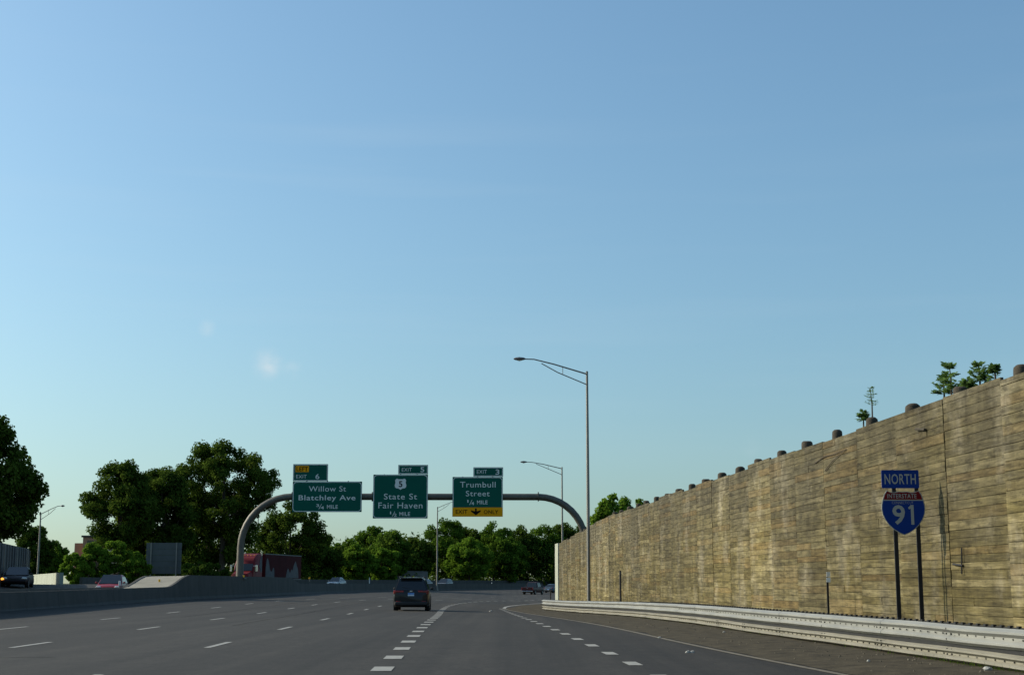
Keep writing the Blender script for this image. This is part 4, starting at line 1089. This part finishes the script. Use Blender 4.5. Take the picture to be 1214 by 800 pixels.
# lorry beyond the median
def lorry():
    xf, yf = -30.5, 165.0; z = Z(xf, yf)
    t = thing('semi_truck', 'red semi truck with maroon box trailer beyond the median barrier', 'truck', (xf, yf, z), R(180 - 8.0))
    # local: +y forward (towards the camera), cab front at y=0
    mb = MB(); w = 1.2; rings = []
    for y, z0, z1, ww in ((.0, .5, 1.35, .80), (-.15, .45, 1.75, 1.0), (-1.3, .45, 2.0, 1.08), (-1.45, .45, 2.05, 1.12)):
        rings.append([(-ww, y, z0), (-ww, y, z1 - .25), (-ww * .85, y, z1), (ww * .85, y, z1), (ww, y, z1 - .25), (ww, y, z0)])
    mb.loft(rings); mb.build('hood', 'truckred', t, smooth=True)
    mb = MB(); rings = []
    for y, z1, ww in ((-1.4, 2.05, 1.16), (-1.75, 2.95, 1.16), (-2.3, 3.55, 1.15), (-3.2, 3.95, 1.18), (-4.4, 4.05, 1.2)):
        rings.append([(-ww, y, .6), (-ww, y, z1 - .3), (-ww * .82, y, z1), (ww * .82, y, z1), (ww, y, z1 - .3), (ww, y, .6)])
    mb.loft(rings); cb = mb.build('cab', 'truckred', t, smooth=True)
    mb = MB(); mb.add([(-1.0, -1.40, 2.10), (1.0, -1.40, 2.10), (1.02, -1.74, 2.86), (-1.02, -1.74, 2.86), (-1.0, -1.36, 2.10), (1.0, -1.36, 2.10), (1.02, -1.70, 2.86), (-1.02, -1.70, 2.86)], [(0, 1, 2, 3), (4, 5, 6, 7), (0, 1, 5, 4), (2, 3, 7, 6), (0, 3, 7, 4), (1, 2, 6, 5)]); mb.build('windscreen', 'glass', t)
    for s in (-1, 1):
        mb = MB(); mb.cbox((s * 1.185, -2.25, 2.35), (.05, .85, .75), .02); mb.build('side_window', 'glass', t)
        mb = MB(); mb.cbox((s * 1.5, -1.5, 2.35), (.22, .12, .75), .04); mb.tube([(s * 1.1, -1.6, 2.6), (s * 1.5, -1.5, 2.6)], .03, 6); mb.build('mirror', 'chrome', t)
        mb = MB(); mb.cbox((s * .85, -.06, 1.15), (.4, .2, .25), .06); mb.build('head_lamp', 'head', t)
        mb = MB(); mb.tube([(s * 1.0, -4.75, .8), (s * 1.0, -4.75, 4.2)], .08, 10); mb.build('exhaust_stack', 'chrome', t, smooth=True)
        mb = MB(); mb.prism([(-4.2 + 0, 0), (0, 0), (0, 0)], 0, 0) if False else None
        for y in (-1.0, -5.0, -6.2, -17.4, -18.6): wheel(t, s * 1.02, y, .5, .34, s)
        # pale artwork sheet on cab sleeper and trailer side
        sp = MB(); X = s * 1.212
        poly = [(-4.38, 2.0), (-4.38, 3.7), (-4.0, 3.75), (-3.5, 3.2), (-3.3, 2.6), (-3.6, 2.3), (-3.9, 1.9)]
        sp.add([(X, y, z2) for y, z2 in poly], [tuple(range(len(poly)))]); sp.build('artwork', 'artgrey', cb)
    mb = MB(); mb.cbox((0, -.02, 1.0), (1.2, .12, .9), .05); mb.build('grille', 'chrome', t)
    mb = MB(); mb.cbox((0, .08, .55), (2.3, .25, .38), .08); mb.build('bumper', 'chrome', t)
    for k in range(5):
        mb = MB(); mb.cbox((-.8 + .4 * k, -2.75, 3.84), (.1, .12, .08), .02); mb.build('roof_lamp', 'amber', t)
    mb = MB(); mb.bbox((-.45, -5, .75), (.45, -19.2, 1.05)); mb.build('chassis', 'trim', t)
    mb = MB(); mb.cbox((0, -12.85, 2.6), (2.5, 14.9, 2.9), .05); tr = mb.build('trailer', 'trailer', t)
    for s in (-1, 1):
        for zz in (1.17, 4.03):
            mb = MB(); mb.bbox((s * 1.25, -5.42, zz - .06), (s * 1.27, -20.28, zz + .06)); mb.build('trim_rail', 'signback', tr)
        X = s * 1.262
        for poly in ([(-5.6, 1.3), (-5.6, 2.4), (-5.9, 3.3), (-6.3, 3.6), (-6.8, 3.1), (-7.2, 2.4), (-7.6, 2.0), (-8.1, 2.1), (-8.5, 2.5), (-8.9, 2.4), (-9.1, 1.3)],
                     [(-13.6, 1.3), (-14.0, 2.0), (-14.5, 2.5), (-15.0, 2.2), (-15.4, 1.9), (-16.0, 2.4), (-16.4, 2.2), (-17.0, 2.9), (-17.7, 3.4), (-18.2, 2.9), (-18.8, 2.4), (-19.1, 1.3)]):
            mb = MB(); mb.add([(X, y, z2) for y, z2 in poly], [tuple(range(len(poly)))]); mb.build('artwork', 'artgrey', tr)
    return t
lorry()

# ------------------------------------------------------------------ distant building
def building():
    d = 420.0; x0 = at(96, d); x1 = at(142, d); z0 = .6
    t = thing('brick_building', 'distant red brick and cream building rising behind the left trees', 'building', (x0, d, z0))
    hz = zat(636.5, d) - z0; w = x1 - x0
    mb = MB(); mb.bbox((0, 0, -1), (w * .62, 14, hz)); wl = mb.build('wall', 'brick', t)
    mb = MB(); mb.bbox((w * .62 + .02, -1, -1), (w + 3, 14, hz + .5)); mb.build('wing', 'cream', t)
    mb = MB(); mb.bbox((-.4, -.4, hz - .02), (w * .62 + .4, 14.4, hz + .5)); rf = mb.build('roof', 'concrete', t)
    mb = MB(); mb.bbox((-3.2, 3, -1), (-.02, 12, hz - 1.6)); mb.build('stair_block', 'brick', t)
    mb = MB(); mb.bbox((1, 4, hz + .48), (3.2, 6, hz + 1.6)); mb.build('vent', 'concrete', rf)
    for r_ in range(4):
        for c in range(3):
            xx = 1.2 + c * (w * .62 - 2) / 3; zz = hz - 2.6 - r_ * 3.1
            mb = MB(); mb.bbox((xx, -.06, zz), (xx + 1.5, .06, zz + 1.7)); wi = mb.build('window', 'glass', t)
            mb = MB(); mb.bbox((xx - .1, -.16, zz - .14), (xx + 1.6, .0, zz - .02)); mb.build('sill', 'cream', wi)
building()

# ------------------------------------------------------------------ trees
def leaves(cent, rad, n, size, seed, flat=.8, up=.35):
    g = np.random.default_rng(seed)
    cent = np.asarray(cent); rad = np.asarray(rad)
    w = rad ** 2; idx = g.choice(len(cent), n, p=w / w.sum())
    dv = g.normal(size=(n, 3)); dv /= np.linalg.norm(dv, axis=1)[:, None]
    rr = rad[idx] * (.2 + 1.08 * g.random(n) ** .62) * np.where(g.random(n) < .08, 1 + .22 * g.random(n), 1)
    pos = cent[idx] + dv * rr[:, None] * np.array([1, 1, flat])
    nrm = dv * .7 + g.normal(size=(n, 3)) * .55; nrm[:, 2] += up
    nrm /= np.linalg.norm(nrm, axis=1)[:, None]
    a = np.cross(nrm, g.normal(size=(n, 3))); a /= np.linalg.norm(a, axis=1)[:, None]
    b = np.cross(nrm, a)
    s = size * (.6 + .8 * g.random(n))[:, None]
    v = np.stack([pos - a * s * .70, pos - b * s * .46 + nrm * s * .06, pos + a * s * .70, pos + b * s * .46 + nrm * s * .06], 1).reshape(-1, 3)
    f = np.arange(4 * n).reshape(-1, 4)
    return v, f
def tree(name, label, x, d, z, H, rx, crown0, nleaf, size, m, seed, cat='tree', nclump=60, group='trees', ry=None, top=.75, lean=0.0, clump=(.17, .27)):
    t = thing(name, label, cat, (x, d, z), group=group)
    g = random.Random(seed); ry = ry or rx
    c0 = crown0 * H; cz = (c0 + H) / 2; hz = (H - c0) / 2
    C = []; Rr = []
    tries = 0
    nclump = int(nclump * 1.8)
    while len(C) < nclump and tries < 6000:
        tries += 1
        p = Vector((g.uniform(-1, 1), g.uniform(-1, 1), g.uniform(-1, 1)))
        if p.length > 1 or p.length < .38: continue
        wz = 1.0 if p.z < .1 else 1 - (1 - top) * p.z * p.z
        r = g.uniform(*clump) * (rx + hz) * .5 * .74
        q = (p.x * (rx - r * .35) * wz + lean * p.z, p.y * (ry - r * .35) * wz, cz + p.z * (hz - r * .45) + g.uniform(-.3, .3))
        C.append(q); Rr.append(r)
    v, f = leaves(C, Rr, int(nleaf * 3.5), size * .75, seed)
    npmesh('crown', v, f, m, t)
    mb = MB(); tr = max(.10, H * .019); mid_ = (lean * .2, 0, c0 + hz * .5)
    mb.tube([(0, 0, -.4), (g.uniform(-.1, .1), 0, c0 * .6), mid_, (lean * .6, 0, H * .86)], [tr * 1.25, tr, tr * .7, tr * .15], 8)
    for q in g.sample(C, min(14, len(C))):
        zs = max(c0 * .7, min(q[2] - .6, c0 + hz * .5) * g.uniform(.7, .95)); k = min(1, zs / mid_[2])
        s = Vector((mid_[0] * k, 0, zs)); e = Vector(q); m_ = (s + e) / 2 + Vector((0, 0, -.25))
        mb.tube([s, m_, e], [tr * .42, tr * .28, tr * .10], 6)
    mb.build('trunk', 'bark', t, smooth=True)
    return t
def ptree(label, px, ptop, d, halfpx, crown0=.2, n=6000, size=.34, m='leaf_mid', seed=1, z=1.2, name='broadleaf_tree', **kw):
    return tree(name, label, at(px, d), d, z, zat(ptop, d) - z, halfpx / 1750 * d, crown0, n, size, m, seed, **kw)
# left
ptree('tall dark tree at the left edge behind the panel fence', -18, 494, 114, 57, .14, 11000, .30, 'leaf_dark', 11, nclump=70)
ptree('small dark tree right of the panel fence', 40, 622, 172, 22, .10, 4000, .30, 'leaf_dark', 12)
ptree('low rounded tree beside the far left lamp post', 62, 641, 190, 18, .05, 3500, .30, 'leaf_mid', 13)
ptree('dark spreading tree left of the tallest crown', 140, 546, 205, 46, .22, 10000, .36, 'leaf_dark', 14, nclump=62, top=.7)
ptree('narrow leafy tree filling the gap between the left crowns', 172, 553, 214, 34, .08, 7000, .36, 'leaf_dark', 20, nclump=50)
ptree('leafy tree between the two big left crowns', 193, 556, 212, 36, .16, 7500, .36, 'leaf_dark', 15, nclump=50)
ptree('tallest tree with a broad ragged crown behind the gantry post', 262, 515, 232, 66, .30, 13000, .38, 'leaf_dark', 16, nclump=74, clump=(.13, .21))
ptree('dense dark tree under the tallest crown, behind the truck cab', 248, 585, 236, 58, .02, 8000, .40, 'leaf_dark', 17, nclump=50)
ptree('dark tree right of the gantry post behind the truck', 343, 592, 252, 42, .05, 8000, .40, 'leaf_dark', 18, nclump=50)
ptree('round dark tree behind the truck trailer end', 383, 632, 268, 26, .02, 4500, .40, 'leaf_dark', 19)
for k, (px, pt, d, hw_, lb) in enumerate(((92, 655, 158, 22, 'low sunlit bush left of the white car park wall'), (112, 642, 160, 20, 'sunlit leafy bush under the brick building'), (135, 640, 162, 24, 'rounded sunlit bush behind the red car'), (160, 652, 168, 18, 'small bush between red car and sign back'))):
    lb = ('low sunlit bush nearest the white wall on the left',)[0] if k == 0 else lb
    ptree(lb, px, pt, d, hw_, .0, 4200, .26, 'leaf_light', 30 + k, name='bush', cat='bush', group='bushes beyond the opposite road', nclump=30)
for k, (px, d, hw_, pt) in enumerate(((180, 185, 30, 668), (235, 200, 34, 664))):
    ptree(('dark low shrub behind the sign back', 'dark low shrub left of the truck cab')[k], px, pt, d, hw_, .0, 4000, .30, 'leaf_dark', 36 + k, name='bush', cat='bush', group='bushes beyond the opposite road', nclump=26)
# far row, left to right
far = [(408, 640, 292, 24, 'leaf_mid', 'first tree of the far row, right of the truck trailer'),
       (424, 646, 280, 20, 'leaf_light', 'bright low tree left of the grey concrete wall'),
       (440, 622, 318, 26, 'leaf_mid', 'tree with pointed top under the wide Willow sign'),
       (462, 626, 306, 24, 'leaf_mid', 'tree under the State St sign'),
       (456, 648, 296, 20, 'leaf_light', 'bright small tree right above the grey concrete wall'),
       (492, 630, 312, 24, 'leaf_dark', 'dark tree left of the distant median lamp post'),
       (528, 613, 330, 30, 'leaf_mid', 'tall tree just right of the distant median lamp post'),
       (556, 622, 342, 28, 'leaf_dark', 'dark crown between the lamp post and the yellow sign strip'),
       (585, 618, 340, 28, 'leaf_mid', 'tall tree below the yellow exit strip'),
       (556, 638, 322, 32, 'leaf_light', 'broad bright green tree low in front of the far row'),
       (600, 634, 334, 28, 'leaf_mid', 'rounded tree above the pickup truck, left side'),
       (618, 622, 352, 26, 'leaf_dark', 'dark tree above the pickup truck'),
       (645, 622, 356, 28, 'leaf_mid', 'tree left of the pale wall end'),
       (668, 617, 360, 26, 'leaf_dark', 'dark tree behind the gantry foot'),
       (694, 622, 362, 26, 'leaf_dark', 'last far tree, behind the tall lamp post')]
for k, (px, pt, d, hw_, m, lb) in enumerate(far):
    ptree(lb, px, pt, d, hw_, .03, 5200, .46, m, 50 + k, group='trees of the far row', nclump=56, top=.85)
# dense understorey that reads as one mass
g = random.Random(5); C = []; Rr = []
for k in range(520):
    px = g.uniform(150, 720); d = (300 if px < 500 else 345) + g.uniform(0, 30); x = at(px, d)
    if px < 380: d = 262 + g.uniform(0, 20); x = at(px, d)
    C.append((x, d, .3 + 10 * g.random() ** 1.5)); Rr.append(g.uniform(1.4, 2.6))
v, f = leaves(C, Rr, 42000, .5, 99)
tag(npmesh('understorey', v, f, 'leaf_dark'), 'dense dark undergrowth filling the gaps between far trees', 'undergrowth', kind='stuff')
# trees behind the timber wall
for k, (px, pt, hw_, lb) in enumerate(((720, 588, 21, 'sunlit tree top showing over the wall beside the tall lamp post'), (741, 591, 18, 'middle tree top showing over the far part of the wall'), (757, 594, 12, 'smallest tree top over the wall nearest the row of piles'))):
    d = 126 + k * 4; ptree(lb, px, pt, d, hw_, -.3, 3200, .26, 'leaf_light', 80 + k, z=4.2, group='tree tops over the wall', nclump=30, clump=(.2, .34), lean=.2)

# saplings growing along the top of the wall
def sapling(label, px, pbase, ptop, d, conifer, seed, name='sapling', wpx=16):
    z = zat(pbase, d); x = at(px, d); H = zat(ptop, d) - z
    t = thing(name, label, 'sapling', (x, d, z), group='saplings on the wall'); g = random.Random(seed)
    mb = MB(); mb.tube([(0, 0, -.4), (.01, 0, H * .5), (-.02, 0, H)], [.025, .018, .006], 6); mb.build('trunk', 'bark', t, smooth=True)
    mb = MB(); w = wpx / 1750 * d
    lv = 6 if conifer else 10
    for k in range(lv):
        f = .5 + .5 * k / (lv - 1) if conifer else g.uniform(.08, 1.0)
        ln = w * min(.95, 1.05 - .75 * (f - .3) / .7) * g.uniform(.7, 1.0)
        for b in range(3):
            a = g.uniform(0, 6.28); e = Vector((math.cos(a) * ln, math.sin(a) * ln, ln * (g.uniform(.15, .6) if conifer else g.uniform(-.1, 1.0))))
            s = Vector((0, 0, H * f * .96))
            n = 9 if conifer else 6
            for q in range(1, n + 1):
                c = s + e * (q / n); ls = (.07 if conifer else .105) * g.uniform(.8, 1.3)
                for sd in (-1, 1):
                    dirv = Vector((-e.y, e.x, 0)).normalized() * sd + e.normalized() * .6 + Vector((0, 0, g.uniform(-.4, .4))); dirv.normalize()
                    per = dirv.cross(Vector((g.uniform(-.3, .3), g.uniform(-.3, .3), 1))).normalized() * ls * (.16 if conifer else .34)
                    p1 = c + dirv * ls * .5; p2 = c + dirv * ls
                    mb.add([c, p1 - per, p2, p1 + per], [(0, 1, 2, 3)])
    mb.build('foliage', 'leaf_young', t, fixn=False)
def wd(px): return 1750 * 11.5 / (px - 500)
sapling('little pine sapling standing alone on top of the wall', 1042, 500, 459, wd(1042), True, 1, wpx=12)
sapling('tiny low sprout beside the pine sapling', 1031, 501, 488, wd(1031), False, 2, wpx=7)
sapling('tall leafy sapling growing by the second pile on the wall', 1139, 470, 429, wd(1139), False, 3, wpx=16)
sapling('bushy low sapling left of the second pile on the wall', 1130, 471, 446, wd(1130), False, 4, wpx=13)
sapling('upright leafy sapling between the two rightmost piles', 1174, 462, 429, wd(1174), False, 5, wpx=12)
sapling('smallest leafy sapling nearest the right edge', 1193, 453, 435, wd(1193), False, 6, wpx=10)
sapling('short leafy sprig low on the wall top between saplings', 1160, 462, 450, wd(1160), False, 7, wpx=9)

# ------------------------------------------------------------------ small things on the shoulder
g = random.Random(21); mb = MB()
for k in range(650):
    y = g.uniform(19, 90); a = XE(y) + .3; b = GX(y) - .12
    if b < a: continue
    x = a + (b - a) * g.random() ** .8; s = g.uniform(.008, .03) * (1.8 if g.random() < .05 else 1)
    z = dirtz(x, y)
    P = [(x + s * math.cos(t + g.uniform(-.3, .3)) * g.uniform(.7, 1.1), y + s * math.sin(t) * g.uniform(.7, 1.2), z - .004) for t in (0, 1.26, 2.5, 3.77, 5.0)]
    top_ = (x + g.uniform(-.3, .3) * s, y + g.uniform(-.3, .3) * s, z + s * g.uniform(.6, 1.1))
    mb.add(P + [top_], [(i, (i + 1) % 5, 5) for i in range(5)])
tag(mb.build('gravel', 'stone'), 'loose gravel scattered over the dirt shoulder', 'gravel', kind='stuff')
mb = MB()
for k in range(260):
    y = g.choice((g.uniform(20, 30), g.uniform(20, 26), g.uniform(20, 75))); x = GX(y) - g.uniform(-.05, .14); z = dirtz(x, y); h = g.uniform(.04, .13)
    l = g.uniform(-.05, .05); w = .005
    mb.add([(x - w, y, z - .01), (x + w, y, z - .01), (x + l, y + l, z + h)], [(0, 1, 2)])
tag(mb.build('weeds', 'leaf_light', fixn=False), 'thin weeds growing under the guardrail', 'weeds', kind='stuff')
def gpt(px, py):
    d = 40.0
    for _ in range(30):
        x = at(px, d); h = CAMH - Z(x, d); d = 1750 * h / (py - 691)
    return at(px, d), d
for px, py, s, lb in ((814, 771.5, .05, 'small white pebble on the asphalt, left of a pair'), (819, 771.5, .05, 'small white pebble on the asphalt, right of a pair'), (1165, 795, .07, 'crumpled white litter on the dirt at lower right'),
                      (1026, 784, .035, 'small white scrap on the dirt below the route sign'), (670, 724.5, .12, 'pale rag on the dirt by the end of the guardrail'), (781, 755, .05, 'white scrap beside the edge line'),
                      (582, 724, .09, 'white scrap lying on the asphalt ahead'), (857, 750, .04, 'tiny pale scrap on the dirt near the guardrail')):
    x, d = gpt(px, py); z = dirtz(x, d) if x > XE(d) else Z(x, d)
    mb = MB(); gg = random.Random(int(px)); bm_p = []
    rings = []
    for q in range(4):
        rr = s * (1, 1.05, .8, .3)[q]; zz = s * (0, .3, .65, .8)[q]
        rings.append([(rr * gg.uniform(.75, 1.2) * math.cos(a), rr * gg.uniform(.7, 1.1) * math.sin(a) * .8, zz * gg.uniform(.8, 1.2)) for a in [2 * math.pi * k / 8 for k in range(8)]])
    mb.loft(rings); o = mb.build('litter', 'litter'); o.location = (x, d, z); tag(o, lb, 'litter', 'litter along the road')
